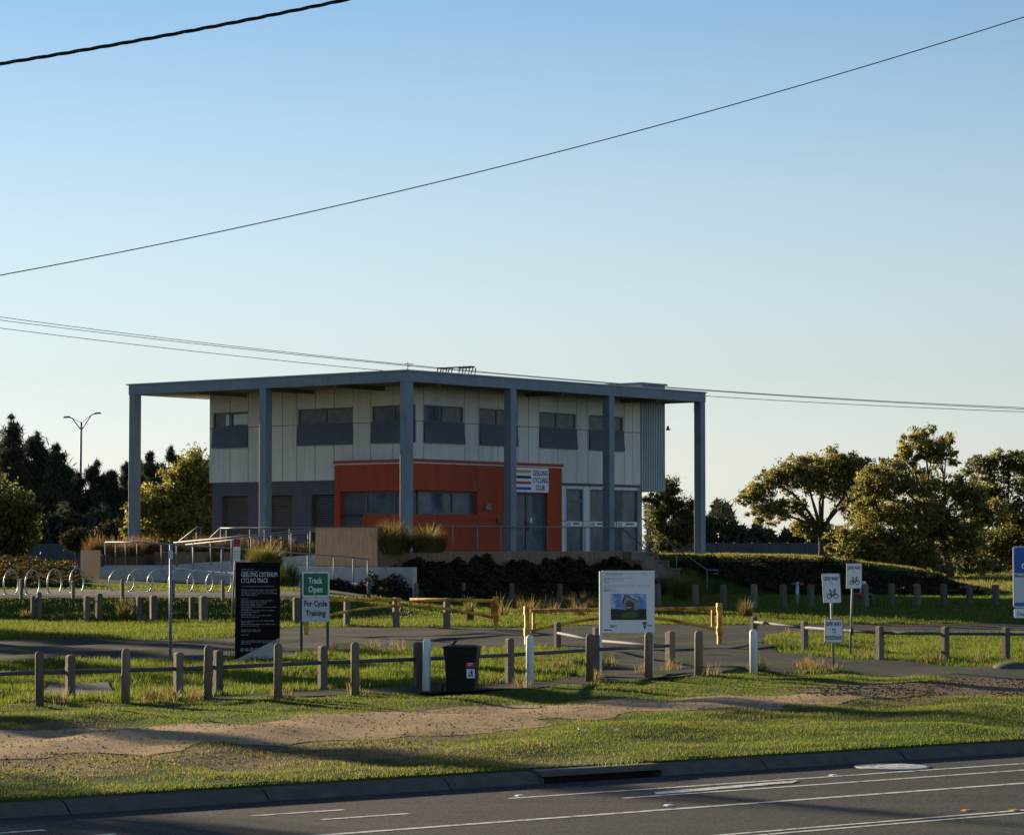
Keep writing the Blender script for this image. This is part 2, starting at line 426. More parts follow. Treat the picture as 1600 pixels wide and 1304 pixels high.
def lettering(txt, Fr, x, y, hgt, wid, m, parent, name='lettering', bold=0.0, z=.004, align='L', mono=False):
    cu = bpy.data.curves.new('txt', 'FONT'); cu.body = txt; cu.size = 1.0; cu.offset = bold; cu.resolution_u = 3
    t = bpy.data.objects.new('txt', cu); COL.objects.link(t)
    dg = bpy.context.evaluated_depsgraph_get()
    me = bpy.data.meshes.new_from_object(t.evaluated_get(dg))
    bpy.data.objects.remove(t); bpy.data.curves.remove(cu)
    A = np.empty(len(me.vertices) * 3); me.vertices.foreach_get('co', A); A = A.reshape(-1, 3)
    x0, x1 = A[:, 0].min(), A[:, 0].max(); cap = CAPH
    sy = hgt / cap; sx = wid / (x1 - x0) if wid else sy
    ox = {'L': 0, 'C': -(x1 - x0) * sx / 2, 'R': -(x1 - x0) * sx}[align]
    org = ORG[parent.name]
    pts = [tuple(Fr(x + ox + (p[0] - x0) * sx, y + p[1] * sy, z) - org) for p in A]
    me.vertices.foreach_set('co', np.array(pts).ravel())
    me.materials.clear(); me.materials.append(m); me.update(); me.name = name
    return link_mesh(name, me, parent)
def textlines(mb, Fr, x0, x1, y, hgt, z=.004, mi=0, frac=1.0, seed=0):
    rn = random.Random(seed)         # print too small to read: a row of word-long dashes
    x = x0; end = x0 + (x1 - x0) * frac
    while x < end - .01:
        w = min(rn.uniform(.02, .07) * (x1 - x0) * 2.2, end - x)
        hh = hgt * rn.uniform(.8, 1.1)
        mb.prism(Fr, [(x, y), (x + w, y), (x + w, y + hh), (x, y + hh)], 0.0005, z, mi)
        x += w + .012 * (x1 - x0) * 1.6
def np_mesh(name, V, k, m, C=None, parent=None, loc=(0, 0, 0)):
    """V: (n*k,3) points, faces of k consecutive points."""
    nf = len(V) // k
    o = ORG[parent.name] if parent is not None else Vector(loc)
    me = bpy.data.meshes.new(name)
    me.vertices.add(len(V)); me.vertices.foreach_set('co', (V - np.array(o)).astype(np.float32).ravel())
    me.loops.add(len(V)); me.loops.foreach_set('vertex_index', np.arange(len(V), dtype=np.int32))
    me.polygons.add(nf); me.polygons.foreach_set('loop_start', np.arange(0, nf * k, k, dtype=np.int32))
    me.update(calc_edges=True)
    if C is not None:
        ca = me.color_attributes.new('Col', 'FLOAT_COLOR', 'POINT')
        R = np.ones((len(V), 4), np.float32); R[:, :3] = np.repeat(C, k, axis=0)
        ca.data.foreach_set('color', R.ravel())
    me.materials.append(m)
    return link_mesh(name, me, parent, o)
def inpoly(X, Y, poly):
    r = np.zeros(X.shape, bool); n = len(poly)
    for i in range(n):
        x0, y0 = poly[i]; x1, y1 = poly[(i + 1) % n]
        c = ((y0 > Y) != (y1 > Y)) & (X < (x1 - x0) * (Y - y0) / ((y1 - y0) if y1 != y0 else 1e-9) + x0)
        r ^= c
    return r
def polydist(X, Y, poly):
    d = np.full(X.shape, 1e9); n = len(poly)
    for i in range(n):
        x0, y0 = poly[i]; x1, y1 = poly[(i + 1) % n]
        dx, dy = x1 - x0, y1 - y0; L2 = dx * dx + dy * dy + 1e-12
        u = np.clip(((X - x0) * dx + (Y - y0) * dy) / L2, 0, 1)
        d = np.minimum(d, np.hypot(X - x0 - u * dx, Y - y0 - u * dy))
    return np.where(inpoly(X, Y, poly), -d, d)

# ------------------------------------------------------------------ ground, road, kerb, paths
def axis(lo, hi, step, far):
    m = np.arange(lo, hi + .001, step); out = []; v = hi; g = step
    while v < far: g *= 1.35; v += g; out.append(v)
    low = []; v = lo; g = step
    while v > -far: g *= 1.35; v -= g; low.append(v)
    return np.array(low[::-1] + list(m) + out)
aa = axis(-14, 96, .42, 3500); dd = axis(.17, 92, .40, 3500)
dd = np.concatenate([dd[dd < -15], [-14.4, -14.21, -14.19, -10, -5, -1, .16], dd[dd > .169]])
A2, D2 = np.meshgrid(aa, dd)
GX = KX + A2 * RD[0] + D2 * RN[0]; GY = KY + A2 * RD[1] + D2 * RN[1]
GZ = hfun(GX, GY)
na, nd = len(aa), len(dd)
gm = bpy.data.meshes.new('ground')
idx = np.arange(na * nd).reshape(nd, na)
quads = np.stack([idx[:-1, :-1], idx[:-1, 1:], idx[1:, 1:], idx[1:, :-1]], -1).reshape(-1, 4)
gm.vertices.add(na * nd); gm.vertices.foreach_set('co', np.stack([GX, GY, GZ], -1).astype(np.float32).ravel())
gm.loops.add(quads.size); gm.loops.foreach_set('vertex_index', quads.astype(np.int32).ravel())
gm.polygons.add(len(quads)); gm.polygons.foreach_set('loop_start', np.arange(0, quads.size, 4, dtype=np.int32))
gm.update(calc_edges=True); gm.polygons.foreach_set('use_smooth', np.ones(len(quads), bool)); gm.materials.append(M['ground'])
tag(link_mesh('ground', gm), kind='structure')

def drape(name, poly, m, off, step=.7, jag=0.0, kind='structure'):
    """a sheet that follows the terrain, cut to a ragged polygon"""
    out = []; n = len(poly)
    for i in range(n):
        a, b = Vector(poly[i]), Vector(poly[(i + 1) % n]); L = (b - a).length
        k = max(1, int(L / step))
        nn = Vector((-(b - a).y, (b - a).x)) / max(L, 1e-6)
        for j in range(k):
            p = a + (b - a) * (j / k)
            if jag: p = p + nn * jag * float(wob(p.x, p.y, 1.3, 24) * .6 + wob(p.x, p.y, .5, 30) * .4)
            out.append((p.x, p.y))
    A = np.array(out); x0, y0 = A.min(0); x1, y1 = A.max(0)
    gx, gy = np.meshgrid(np.arange(x0, x1, step), np.arange(y0, y1, step)); gx = gx.ravel(); gy = gy.ravel()
    gx = gx + RNG.uniform(-.1, .1, gx.shape) * step
    pd = polydist(gx, gy, out); k = pd < -.35 * step
    pts = [Vector(p) for p in out] + [Vector((x, y)) for x, y in zip(gx[k], gy[k])]
    nb = len(out)
    r = delaunay_2d_cdt(pts, [(i, (i + 1) % nb) for i in range(nb)], [list(range(nb))], 1, 1e-5)
    vs = np.array([(p.x, p.y) for p in r[0]])
    z = hfun(vs[:, 0], vs[:, 1]) + off
    fs = []
    for f in r[2]:
        a, b, c = (r[0][i] for i in f[:3])
        fs.append(tuple(f) if (b - a).cross(c - a) > 0 else tuple(f)[::-1])
    me = bpy.data.meshes.new(name)
    me.from_pydata([(x, y, zz) for (x, y), zz in zip(vs, z)], [], fs)
    me.materials.append(m); me.update(); me.polygons.foreach_set('use_smooth', [True] * len(fs))
    return tag(link_mesh(name, me), kind=kind)
def gpoly(l):
    return [tuple(gp(x, y)[:2]) for x, y in l]

mb = MB(); mb.add([road(-90, -14.15, 0), road(160, -14.15, 0), road(160, -.09, 0), road(-90, -.09, 0)], [(0, 1, 2, 3)])
tag(mb.build('road', M['asphalt'], loc=(0, 30, 0)), kind='structure')
# kerb and channel in cast lengths, left open where the drain inlet sits
prof = [(-.10, -.10), (-.10, .003), (-.07, .012), (.00, .075), (.04, .105), (.09, .122), (.17, .132), (.19, .10), (.19, -.10)]
mb = MB()
segs = []
a = -40.0
while a < 90:
    a1 = a + 2.4
    for lo, hi in ([(a, a1)] if (a1 < 6.9 or a > 8.7) else [(a, min(a1, 6.9)), (max(a, 8.7), a1)]):
        if hi - lo > .05: segs.append((lo, hi))
    a = a1
for lo, hi in segs:
    r0 = lambda x, y, z: road(z, x, y)
    mb.prism(r0, prof, lo, hi - .022)
tag(mb.build('kerb', M['kerb']), kind='structure')

PATH = gpoly([(-420, 1152), (-150, 1146), (0, 1141), (150, 1138), (330, 1131), (450, 1124), (560, 1114), (700, 1108), (820, 1101), (950, 1091), (1100, 1087), (1250, 1085), (1330, 1083), (1390, 1080), (1400, 1092), (1290, 1098), (1130, 1106), (1000, 1112), (930, 1120), (820, 1138), (700, 1150), (560, 1156), (430, 1164), (280, 1172), (120, 1178), (0, 1184), (-150, 1192), (-420, 1206)])
drape('gravel_path', PATH, M['gravel'], .006, .4, .30)
BARE = gpoly([(-60, 1182), (140, 1178), (290, 1172), (430, 1166), (560, 1160), (680, 1156), (700, 1168), (600, 1184), (450, 1196), (300, 1200), (180, 1206), (60, 1214), (-60, 1218)])
BROWN = gpoly([(1230, 1078), (1330, 1068), (1450, 1064), (1600, 1061), (1800, 1060), (2000, 1064), (2000, 1086), (1800, 1086), (1600, 1087), (1450, 1087), (1300, 1087)])
bm_ = sstep(.55, -.45, polydist(GX.ravel(), GY.ravel(), BARE) + .35 * wob(GX, GY, 1.6, 8).ravel())
bm_ = np.maximum(bm_, .9 * sstep(.9, -.1, polydist(GX.ravel(), GY.ravel(), PATH) + .25 * wob(GX, GY, 1.4, 8).ravel()))
bm_ = np.maximum(bm_, sstep(.8, 0, polydist(GX.ravel(), GY.ravel(), BROWN) + .25 * wob(GX, GY, 1.4, 8).ravel()))
gm.attributes.new('bare', 'FLOAT', 'POINT').data.foreach_set('value', bm_.astype(np.float32))
drape('brown_gravel', BROWN, M['dirt'], .010, .6, .18)
SIDE = gpoly([(-420, 1004), (-150, 1002), (0, 1000), (180, 998), (365, 995), (440, 980), (560, 979), (700, 979), (900, 978), (1130, 976), (1240, 976), (1420, 975), (1600, 974), (1950, 973), (1950, 990), (1600, 990), (1400, 989), (1240, 990), (1195, 994), (1190, 1003), (1205, 1013), (1250, 1022), (1330, 1030), (1430, 1035), (1600, 1040), (1950, 1046), (1950, 1066), (1600, 1061), (1480, 1059), (1380, 1055), (1290, 1048), (1180, 1049), (1080, 1055), (1000, 1062), (930, 1066), (800, 1076), (650, 1084), (450, 1089), (330, 1094), (330, 1089), (450, 1081), (560, 1075), (650, 1072), (800, 1064), (900, 1056), (945, 1046), (930, 1030), (890, 1016), (800, 1012), (660, 1015), (520, 1021), (420, 1028), (250, 1032), (0, 1035), (-150, 1038), (-420, 1041)])
drape('side_road', SIDE, M['asphalt_old'], .008, .9, .05)
HOOPS = gpoly([(-420, 937), (-100, 935), (60, 934), (200, 934), (330, 934), (450, 936), (560, 934), (575, 928), (540, 921), (400, 925), (300, 924), (150, 921), (0, 921), (-150, 922), (-420, 924)])
drape('bike_parking_path', HOOPS, M['pathash'], .010, .7, .05)
SLAB = gpoly([(62, 1088), (78, 1070), (168, 1066), (186, 1084)])
SOLID = [SIDE, HOOPS, SLAB]
g = np.random.default_rng(88)
def stones(name, label, poly, n, r0, r1, m, seed):
    g = np.random.default_rng(seed); A = np.array(poly); X = g.uniform(max(A[:, 0].min(), -9), min(A[:, 0].max(), 13), n); Y = g.uniform(A[:, 1].min(), A[:, 1].max(), n)
    k = polydist(X, Y, poly) < .25 * g.random(n); X, Y = X[k], Y[k]; n = len(X)
    c = np.stack([X, Y, hfun(X, Y) + .008], 1); r = (r0 + (r1 - r0) * g.random(n) ** 3)[:, None]
    p = [c + r * g.normal(size=(n, 3)) * .25 + r * np.array(o) for o in ((1, -.6, 0), (-1, -.6, 0), (0, 1, 0), (0, 0, .9))]
    V = np.stack([p[0], p[3], p[1], p[1], p[3], p[2], p[2], p[3], p[0]], 1).reshape(-1, 3)
    me_o = np_mesh(name, V, 3, m, None, loc=(float(X.mean()), float(Y.mean()), .15))
    return tag(me_o, label, 'stones', kind='stuff')
stones('loose_gravel', 'loose small stones on the tan gravel path', PATH, 14000, .005, .022, M['gravel'], 1)
stones('loose_dirt', 'loose clods on the bare dirt below the path', BARE, 7000, .005, .018, M['dirt'], 2)
stones('loose_brown_gravel', 'loose stones on the brown gravel at the right', BROWN, 12000, .006, .03, M['dirt'], 3)
# painted lines
mb = MB()
def stripe(a0, a1, d, w, z=.004):
    n = max(1, int((a1 - a0) / 2))
    for i in range(n):
        b0 = a0 + (a1 - a0) * i / n; b1 = a0 + (a1 - a0) * (i + 1) / n
        mb.add([road(b0, d - w / 2, z), road(b1, d - w / 2, z), road(b1, d + w / 2, z), road(b0, d + w / 2, z)], [(0, 1, 2, 3)])
stripe(5.4, 90, -1.40, .09); stripe(6.4, 90, -2.12, .09); stripe(-30, 90, -3.42, .11)
stripe(-30, 90, -5.70, .08); stripe(-30, 90, -5.92, .08)
for k in range(-6, 2):
    stripe(2.14 + 3.45 * k - 3.45 * (k > 0) * 0, 3.25 + 3.45 * k, -1.40, .09) if k < 1 else None
    stripe(2.48 + 3.4 * k, 3.54 + 3.4 * k, -2.15, .09) if k < 1 else None
for q in range(5):                # worn lane symbol
    zz = .004 + .0012 * q
    mb.add([road(7.0 + .42 * q, -1.98 + .04 * q, zz), road(7.5 + .42 * q, -1.98 + .04 * q, zz), road(7.8 + .42 * q, -1.72 + .03 * q, zz), road(7.15 + .42 * q, -1.75 + .03 * q, zz)], [(0, 1, 2, 3)])
tag(mb.build('road_markings', M['paint'], loc=(0, 30, 0)), kind='structure')

# ------------------------------------------------------------------ the clubhouse
DZ = 2.55                                      # deck level
TW, SW = 3.04, 2.13                            # wall planes (left face, right face)
TO, SO = TW - .25, SW - .25                    # orange box stands proud
SEND, TEND = 13.56, 17.95
ZS = H + 6.40                                  # soffit
LF = lambda t: frame(P(0, t, 0), (-UL[0], -UL[1], 0))      # x = -s
RF = lambda s: frame(P(s, 0, 0), (UR[0], UR[1], 0))        # x = t
ST = lambda x, y, z=0.0: P(x, y, z)                         # (s, t, z) as a frame
def panelwall(mb, Fr, x0, x1, z0, z1, holes, vj, hj, mw=0, mj=1, depth=.12, jw=.024):
    """holes: (xa, xb, za, zb, sides)"""
    xs = sorted({x0, x1, *[c for q in holes for c in q[:2]]}); zs = sorted({z0, z1, *[c for q in holes for c in q[2:4]]})
    inh = lambda x, z: any(q[0] < x < q[1] and q[2] < z < q[3] for q in holes)
    for i in range(len(xs) - 1):
        for j in range(len(zs) - 1):
            if not inh((xs[i] + xs[i + 1]) / 2, (zs[j] + zs[j + 1]) / 2):
                mb.add([Fr(xs[i], zs[j]), Fr(xs[i + 1], zs[j]), Fr(xs[i + 1], zs[j + 1]), Fr(xs[i], zs[j + 1])], [(0, 1, 2, 3)], mw)
    for xa, xb, za, zb, sd in holes:
        d = -depth
        if 'L' in sd: mb.add([Fr(xa, za), Fr(xa, zb), Fr(xa, zb, d), Fr(xa, za, d)], [(0, 1, 2, 3)], mw)
        if 'R' in sd: mb.add([Fr(xb, zb), Fr(xb, za), Fr(xb, za, d), Fr(xb, zb, d)], [(0, 1, 2, 3)], mw)
        if 'T' in sd: mb.add([Fr(xa, zb), Fr(xb, zb), Fr(xb, zb, d), Fr(xa, zb, d)], [(0, 1, 2, 3)], mw)
        if 'B' in sd: mb.add([Fr(xb, za), Fr(xa, za), Fr(xa, za, d), Fr(xb, za, d)], [(0, 1, 2, 3)], mw)
    for x in vj:
        cur = z0
        for q in sorted([q for q in holes if q[0] - jw < x < q[1] + jw], key=lambda q: q[2]) + [None]:
            e = q[2] if q else z1
            if e - cur > .05: mb.fbox(Fr, x - jw / 2, x + jw / 2, cur, e, -.02, .003, mj)
            cur = q[3] if q else e
    for zc in hj:
        cur = x0
        for q in sorted([q for q in holes if q[2] - .01 < zc < q[3] + .01], key=lambda q: q[0]) + [None]:
            e = q[0] if q else x1
            if e - cur > .05: mb.fbox(Fr, cur, e, zc - jw / 2, zc + jw / 2, -.02, .005, mj)
            cur = q[1] if q else e
club = thing('clubhouse', 'two-storey cream, charcoal and orange clubhouse under a wide flat canopy roof on steel columns', 'building', P(7, 9, 1.9))
ZW0, ZW1, ZT = H + 4.18, H + 5.65, H + 5.0
LWIN = [(332, 387), (465, 551), (580.5, 649)]
RWIN = [(662, 724.5), (749, 808), (842.5, 900.5), (920, 974)]
lwin = [(-s_at(a, TW), -s_at(b, TW)) for a, b in LWIN]
rwin = [(t_at(a, SW), t_at(b, SW)) for a, b in RWIN]
lj = [-s_at(p, TW) for p in (359, 387.5, 405, 441, 463.5, 492, 522, 551.5, 579, 614)]
rj = [t_at(p, SW) for p in (661, 726, 748, 778, 809, 826, 842, 871.5, 901.5, 918.5, 950, 975.5, 989)]
mb = MB(); ZL = H + 2.73
panelwall(mb, LF(TW), -SEND, -SW, ZL, ZS, [(a, b, ZW0, ZW1, 'LRTB') for a, b in lwin], lj, [ZT])
panelwall(mb, RF(SW), TW, TEND, ZL, ZS, [(a, b, ZW0, ZW1, 'LRTB') for a, b in rwin], rj, [ZT])
mb.add([P(SEND, TW, ZL), P(SEND, TEND, ZL), P(SEND, TEND, ZS), P(SEND, TW, ZS)], [(3, 2, 1, 0)], 0)
mb.add([P(SW, TEND, DZ), P(SEND, TEND, DZ), P(SEND, TEND, ZS), P(SW, TEND, ZS)], [(0, 1, 2, 3)], 0)
mb.add([P(SW, TW, ZL), P(SEND, TW, ZL), P(SEND, TW + .3, ZL), P(SW, TW + .3, ZL)], [(0, 1, 2, 3)], 1)
mb.add([P(SW, TW, ZL), P(SW, TEND, ZL), P(SW + .3, TEND, ZL), P(SW + .3, TW, ZL)], [(0, 1, 2, 3)], 1)
mb.build('upper_wall', [M['wallwhite'], M['joint']], club)
def window(Fr, x0, x1, mull, lean):
    e = .06; f = MB(); d0, d1 = -.12, -.05
    f.fbox(Fr, x0, x1, ZW0, ZW0 + e, d0, d1); f.fbox(Fr, x0, x1, ZW1 - e, ZW1, d0, d1)
    f.fbox(Fr, x0, x0 + e, ZW0 + e, ZW1 - e, d0, d1); f.fbox(Fr, x1 - e, x1, ZW0 + e, ZW1 - e, d0, d1)
    f.fbox(Fr, x0 + e, x1 - e, ZT - .04, ZT + .04, d0, d1)
    xm = x0 + (x1 - x0) * mull
    f.fbox(Fr, xm - .035, xm + .035, ZT + .04, ZW1 - e, d0, d1)
    w = f.build('window', M['frame'], club)
    for xa, xb in ((x0 + e, xm - .035), (xm + .035, x1 - e)):
        MB().fbox(Fr, xa, xb, ZT + .04, ZW1 - e, -.095, -.08).build('pane', M['glass'], w)
    MB().fbox(Fr, x0 + e, x1 - e, ZW0 + e, ZT - .04, -.11, -.1).build('pane', M['glass'], w)
    s = MB(); p = .10                      # outward leaning awning screen with its side cheeks
    s.hexa([Fr(x0, ZW0 - .02, p - .03), Fr(x1, ZW0 - .02, p - .03), Fr(x1, ZT, .0), Fr(x0, ZT, .0), Fr(x0, ZW0 - .02, p), Fr(x1, ZW0 - .02, p), Fr(x1, ZT, .03), Fr(x0, ZT, .03)])
    for xc in (x0 + .012, x1 - .012):
        s.add([Fr(xc, ZW0, .0), Fr(xc, ZW0, p - .03), Fr(xc, ZT, .0)], [(0, 1, 2)])
    s.build('awning_screen', M['screen'], w)
    return w
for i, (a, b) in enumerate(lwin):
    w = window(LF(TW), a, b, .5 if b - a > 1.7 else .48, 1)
    if i == 0:                          # pale panels in the end window standing in for bright sky seen through it
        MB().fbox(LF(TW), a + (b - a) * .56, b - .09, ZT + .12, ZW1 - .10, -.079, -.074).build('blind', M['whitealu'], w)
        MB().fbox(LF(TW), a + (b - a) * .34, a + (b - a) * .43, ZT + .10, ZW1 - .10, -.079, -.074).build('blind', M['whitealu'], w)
for a, b in rwin: window(RF(SW), a, b, .48, 1)
# charcoal ground floor with roller doors
TG = TW + .06
sl_o = s_at(523, TO)
doors = [(-s_at(346.5, TG), -s_at(387, TG)), (-s_at(418, TG), -s_at(456.5, TG)), (-s_at(487, TG), -s_at(522.5, TG) - .01)]
ZD = H + 2.16
mb = MB()
panelwall(mb, LF(TG), -SEND + .1, -sl_o, DZ, ZL, [(a, b, DZ, ZD, 'LRT') for a, b in doors], [-s_at(p, TG) for p in (388.5, 417, 458, 485.5, 360)], [DZ + .62, ZD + .03], 0, 1, .22, .018)
mb.add([P(SEND - .1, TG, DZ), P(SEND - .1, TEND, DZ), P(SEND - .1, TEND, ZL), P(SEND - .1, TG, ZL)], [(3, 2, 1, 0)], 0)
mb.build('lower_wall', [M['charcoal'], M['joint']], club)
for a, b in doors:
    m2 = MB(); z = DZ; Fr = LF(TG)
    while z < ZD - .02:
        z2 = min(z + .085, ZD); zm = (z + z2) / 2
        m2.prism(lambda y, zz, x: Fr(x, y, zz), [(z, -.20), (z + .012, -.17), (z2 - .012, -.165), (z2, -.20)], a, b)
        z = z2
    m2.build('roller_door', M['roller'], club)
# orange box wrapping the near corner
ZO, ZOL, ZOH = H + 3.38, H + 1.33, H + 2.27
s531, s567, s540 = s_at(531, TO), s_at(567, TO), s_at(541, TO)
t737, tO = t_at(745.5, SO), t_at(878, SO)
tda, tdb = t_at(801, SO), t_at(855, SO)
ZDO = H + 2.25
mb = MB()
panelwall(mb, LF(TO), -sl_o, -SO, DZ, ZO, [(-s531, -SO, ZOL, ZOH, 'LTB'), (-s531, -s567, DZ, ZOL, 'LR')], [-s_at(p, TO) for p in (530.5, 571.5, 606.5, 640)], [], 0, 1, .27, .018)
panelwall(mb, RF(SO), TO, tO, DZ, ZO, [(TO, t737, ZOL, ZOH, 'RTB'), (tda, tdb, DZ, ZDO, 'LRT')], [t_at(p, SO) for p in (684, 746.5, 776.5, 855.5)], [H + 1.14], 0, 1, .27, .018)
mb.add([P(sl_o, TO, DZ), P(sl_o, TW + .1, DZ), P(sl_o, TW + .1, ZO), P(sl_o, TO, ZO)], [(3, 2, 1, 0)], 0)
mb.add([P(SO, tO, DZ), P(SW + .2, tO, DZ), P(SW + .2, tO, ZO), P(SO, tO, ZO)], [(0, 1, 2, 3)], 0)
mb.build('orange_wall', [M['orange'], M['ojoint']], club)
mb = MB(); e = .05
mb.prism(ST, [(SO - e, TO - e), (sl_o + e, TO - e), (sl_o + e, TW - .004), (SW - .004, TW - .004), (SW - .004, tO + e), (SO - e, tO + e)], ZO, ZO + .12, 0)
mb.prism(ST, [(SO - .02, TO - .02), (sl_o + .02, TO - .02), (sl_o + .02, TW - .004), (SW - .004, TW - .004), (SW - .004, tO + .02), (SO - .02, tO + .02)], ZO - .05, ZO - .001, 1)
mb.build('cap_flashing', [M['orangecap'], M['wallwhite']], club)
# corner strip window
fr = MB(); d = -.26
L_, R_ = LF(TO), RF(SO)
def strip_frame(mb, Fr, x0, x1, z0, z1, e=.07, mulls=(), dd=(-.25, -.17)):
    mb.fbox(Fr, x0, x1, z0, z0 + e, *dd); mb.fbox(Fr, x0, x1, z1 - e, z1, *dd)
    for x in [x0 + e / 2, *mulls, x1 - e / 2]: mb.fbox(Fr, x - e / 2, x + e / 2, z0 + e, z1 - e, *dd)
xg = -s567
strip_frame(fr, L_, xg, -SO - .26, ZOL, ZOH, .08, [-s_at(612, TO)])
strip_frame(fr, R_, TO + .26, t737, ZOL, ZOH, .08, [t_at(712.5, SO)])
w = fr.build('corner_window', M['frame'], club)
for Fr, a, b in ((L_, xg + .08, -s_at(612, TO) - .04), (L_, -s_at(612, TO) + .04, -SO - .34), (R_, TO + .34, t_at(712.5, SO) - .04), (R_, t_at(712.5, SO) + .04, t737 - .08)):
    MB().fbox(Fr, a, b, ZOL + .08, ZOH - .08, -.235, -.222).build('pane', M['glass'], w)
mb = MB(); mb.fbox(L_, -s531 + .002, xg - .002, DZ, ZOH, -.26, -.2); dd_ = mb.build('grey_door', M['charcoal'], club)
MB().fbox(L_, xg - .16, xg - .12, DZ + .95, DZ + 1.1, -.2, -.15).build('handle', M['galv'], dd_)
# glazed double door
def glazed(Fr, x0, x1, z0, z1, dz, name, e=.09, trans=None, m='frame'):
    f = MB()
    f.fbox(Fr, x0, x0 + e, z0, z1, dz, dz + .07); f.fbox(Fr, x1 - e, x1, z0, z1, dz, dz + .07)
    f.fbox(Fr, x0 + e, x1 - e, z0, z0 + e, dz, dz + .07); f.fbox(Fr, x0 + e, x1 - e, z1 - e, z1, dz, dz + .07)
    if trans: f.fbox(Fr, x0 + e, x1 - e, trans - .05, trans + .05, dz, dz + .07)
    w = f.build(name, M[m], club)
    if trans:
        MB().fbox(Fr, x0 + e, x1 - e, z0 + e, trans - .05, dz + .02, dz + .03).build('pane', M['glass'], w)
        MB().fbox(Fr, x0 + e, x1 - e, trans + .05, z1 - e, dz + .02, dz + .03).build('pane', M['glass'], w)
    else: MB().fbox(Fr, x0 + e, x1 - e, z0 + e, z1 - e, dz + .02, dz + .03).build('pane', M['glass'], w)
    return w
tm = (tda + tdb) / 2 - .02
for a, b in ((tda, tm), (tm, tdb)):
    w = glazed(R_, a + .004, b - .004, DZ, ZDO, -.2, 'glass_door')
    xh = b - .06 if a == tda else a + .06
    MB().tube([R_(xh, DZ + .9, -.1), R_(xh, DZ + 1.25, -.1)], .018).build('handle', M['galv'], w)
MB().fbox(R_, tm + .25, tm + .36, DZ + 1.2, DZ + 1.4, -.168, -.164).build('door_notice', M['signwhite'], club)
# white ground floor at the right with glazing
SG = SW + .10; RG = RF(SG); ZG1 = H + 2.50
gl = [(t_at(885, SG), t_at(911, SG), H + 1.98), (t_at(922, SG), t_at(950, SG), None), (t_at(950.5, SG), t_at(963.5, SG), H + 1.8), (t_at(964, SG), t_at(997, SG), None)]
mb = MB()
panelwall(mb, RG, tO, TEND - .12, DZ, ZL, [(gl[0][0], gl[0][1], DZ, ZG1, 'LRT'), (gl[1][0], gl[3][1], DZ, ZG1, 'LRT')], [t_at(p, SG) for p in (884, 911.5, 921, 952)], [H + 1.14], 0, 1, .12, .018)
mb.fbox(RG, tO + .01, TEND, ZL - .10, ZL - .004, -.02, .06, 1)  # dark strip under the overhang, soffit shadow put into its colour
mb.build('entrance_wall', [M['whitealu'], M['joint']], club)
for a, b, tr in gl:
    w = glazed(RG, a + .003, b - .003, DZ, ZG1, -.1, 'entrance_glazing', .07 if b - a > .7 else .05, tr)
    if b - a > .3:
        s = MB(); s.fbox(RG, a + .03, b - .03, H + .92, H + 1.13, -.028, -.024, 0)
        for i, c in enumerate((1, 2, 3)): s.fbox(RG, a + .07, a + .07 + .22 * (b - a), H + .955 + .05 * i, H + .98 + .05 * i, -.024, -.021, c)
        s.fbox(RG, a + .42 * (b - a), b - .2 * (b - a), H + 1.0, H + 1.07, -.024, -.021, 4)
        s.build('window_banner', [M['signwhite'], M['signblue'], M['darkred'], M['ink'], M['navy']], w)
MB().fbox(R_, t_at(757, SO), t_at(765, SO), H + 1.55, H + 1.78, .003, .09).build('meter_box', M['galv'], club)
mb = MB(); mb.fbox(R_, t_at(776, SO), t_at(779, SO), H + 1.0, H + 1.22, .003, .06); mb.tube([R_(t_at(779, SO), H + 1.02, .05), R_(t_at(782, SO), H + 1.0, .12)], .02); mb.build('door_latch', M['iron'], club)
# corrugated shaft
TS0, TS1 = TEND + .02, t_at(1040, SW - .04)
mb = MB(); pts = []; n = 14; w_ = (TS1 - TS0) / n
for i in range(n):
    x = TS0 + i * w_
    pts += [(x, 0), (x + w_ * .12, .055), (x + w_ * .38, .055), (x + w_ * .5, 0)]
pts.append((TS1, 0))
poly = [(SW - .02 - q, x) for x, q in pts] + [(SW + 4, TS1), (SW + 4, TS0)]
mb.prism(ST, poly, H + 2.47, H + 7.12, 0)
mb.build('corrugated_shaft', M['corr'], club)
MB().prism(ST, [(SW - .12, TS0 - .06), (SW - .12, TS1 + .06), (SW + 4.05, TS1 + .06), (SW + 4.05, TS0 - .06)], H + 7.121, H + 7.2).build('shaft_cap', M['steel'], club)
MB().tube([P(SW + .3, TS0 + .4, 2.2), P(SW + .3, TS0 + .4, H + 2.47)], .06).build('downpipe', M['galv'], club)
# canopy roof
S1, T1 = 15.26, 19.86
mb = MB(); fw = .22
ZF0, ZF1 = H + 6.34, H + 6.74
for a, b, c, d in ((0, S1, 0, fw), (0, S1, T1 - fw, T1), (0, fw, fw, T1 - fw), (S1 - fw, S1, fw, T1 - fw)):
    mb.prism(ST, [(a, c), (b, c), (b, d), (a, d)], ZF0, ZF1)
mb.build('fascia', M['steel'], club)
mb = MB(); mb.prism(ST, [(-.05, -.05), (S1 + .12, -.05), (S1 + .12, T1 + .05), (-.05, T1 + .05)], ZF1 + .002, ZF1 + .05)
mb.build('roof', M['rooftop'], club)
mb = MB(); mb.prism(ST, [(fw, fw), (S1 - fw, fw), (S1 - fw, T1 - fw), (fw, T1 - fw)], ZS, ZS + .06)
for t in (3.04 - 1.0, 9.9, 16.5): mb.prism(ST, [(fw, t), (SW - .004, t), (SW - .004, t + .16), (fw, t + .16)], ZS - .16, ZS - .001)
for s in (7.6, 11.4, 3.8): mb.prism(ST, [(s, fw), (s + .16, fw), (s + .16, TW - .004), (s, TW - .004)], ZS - .16, ZS - .001)
mb.build('soffit', M['soffit'], club)
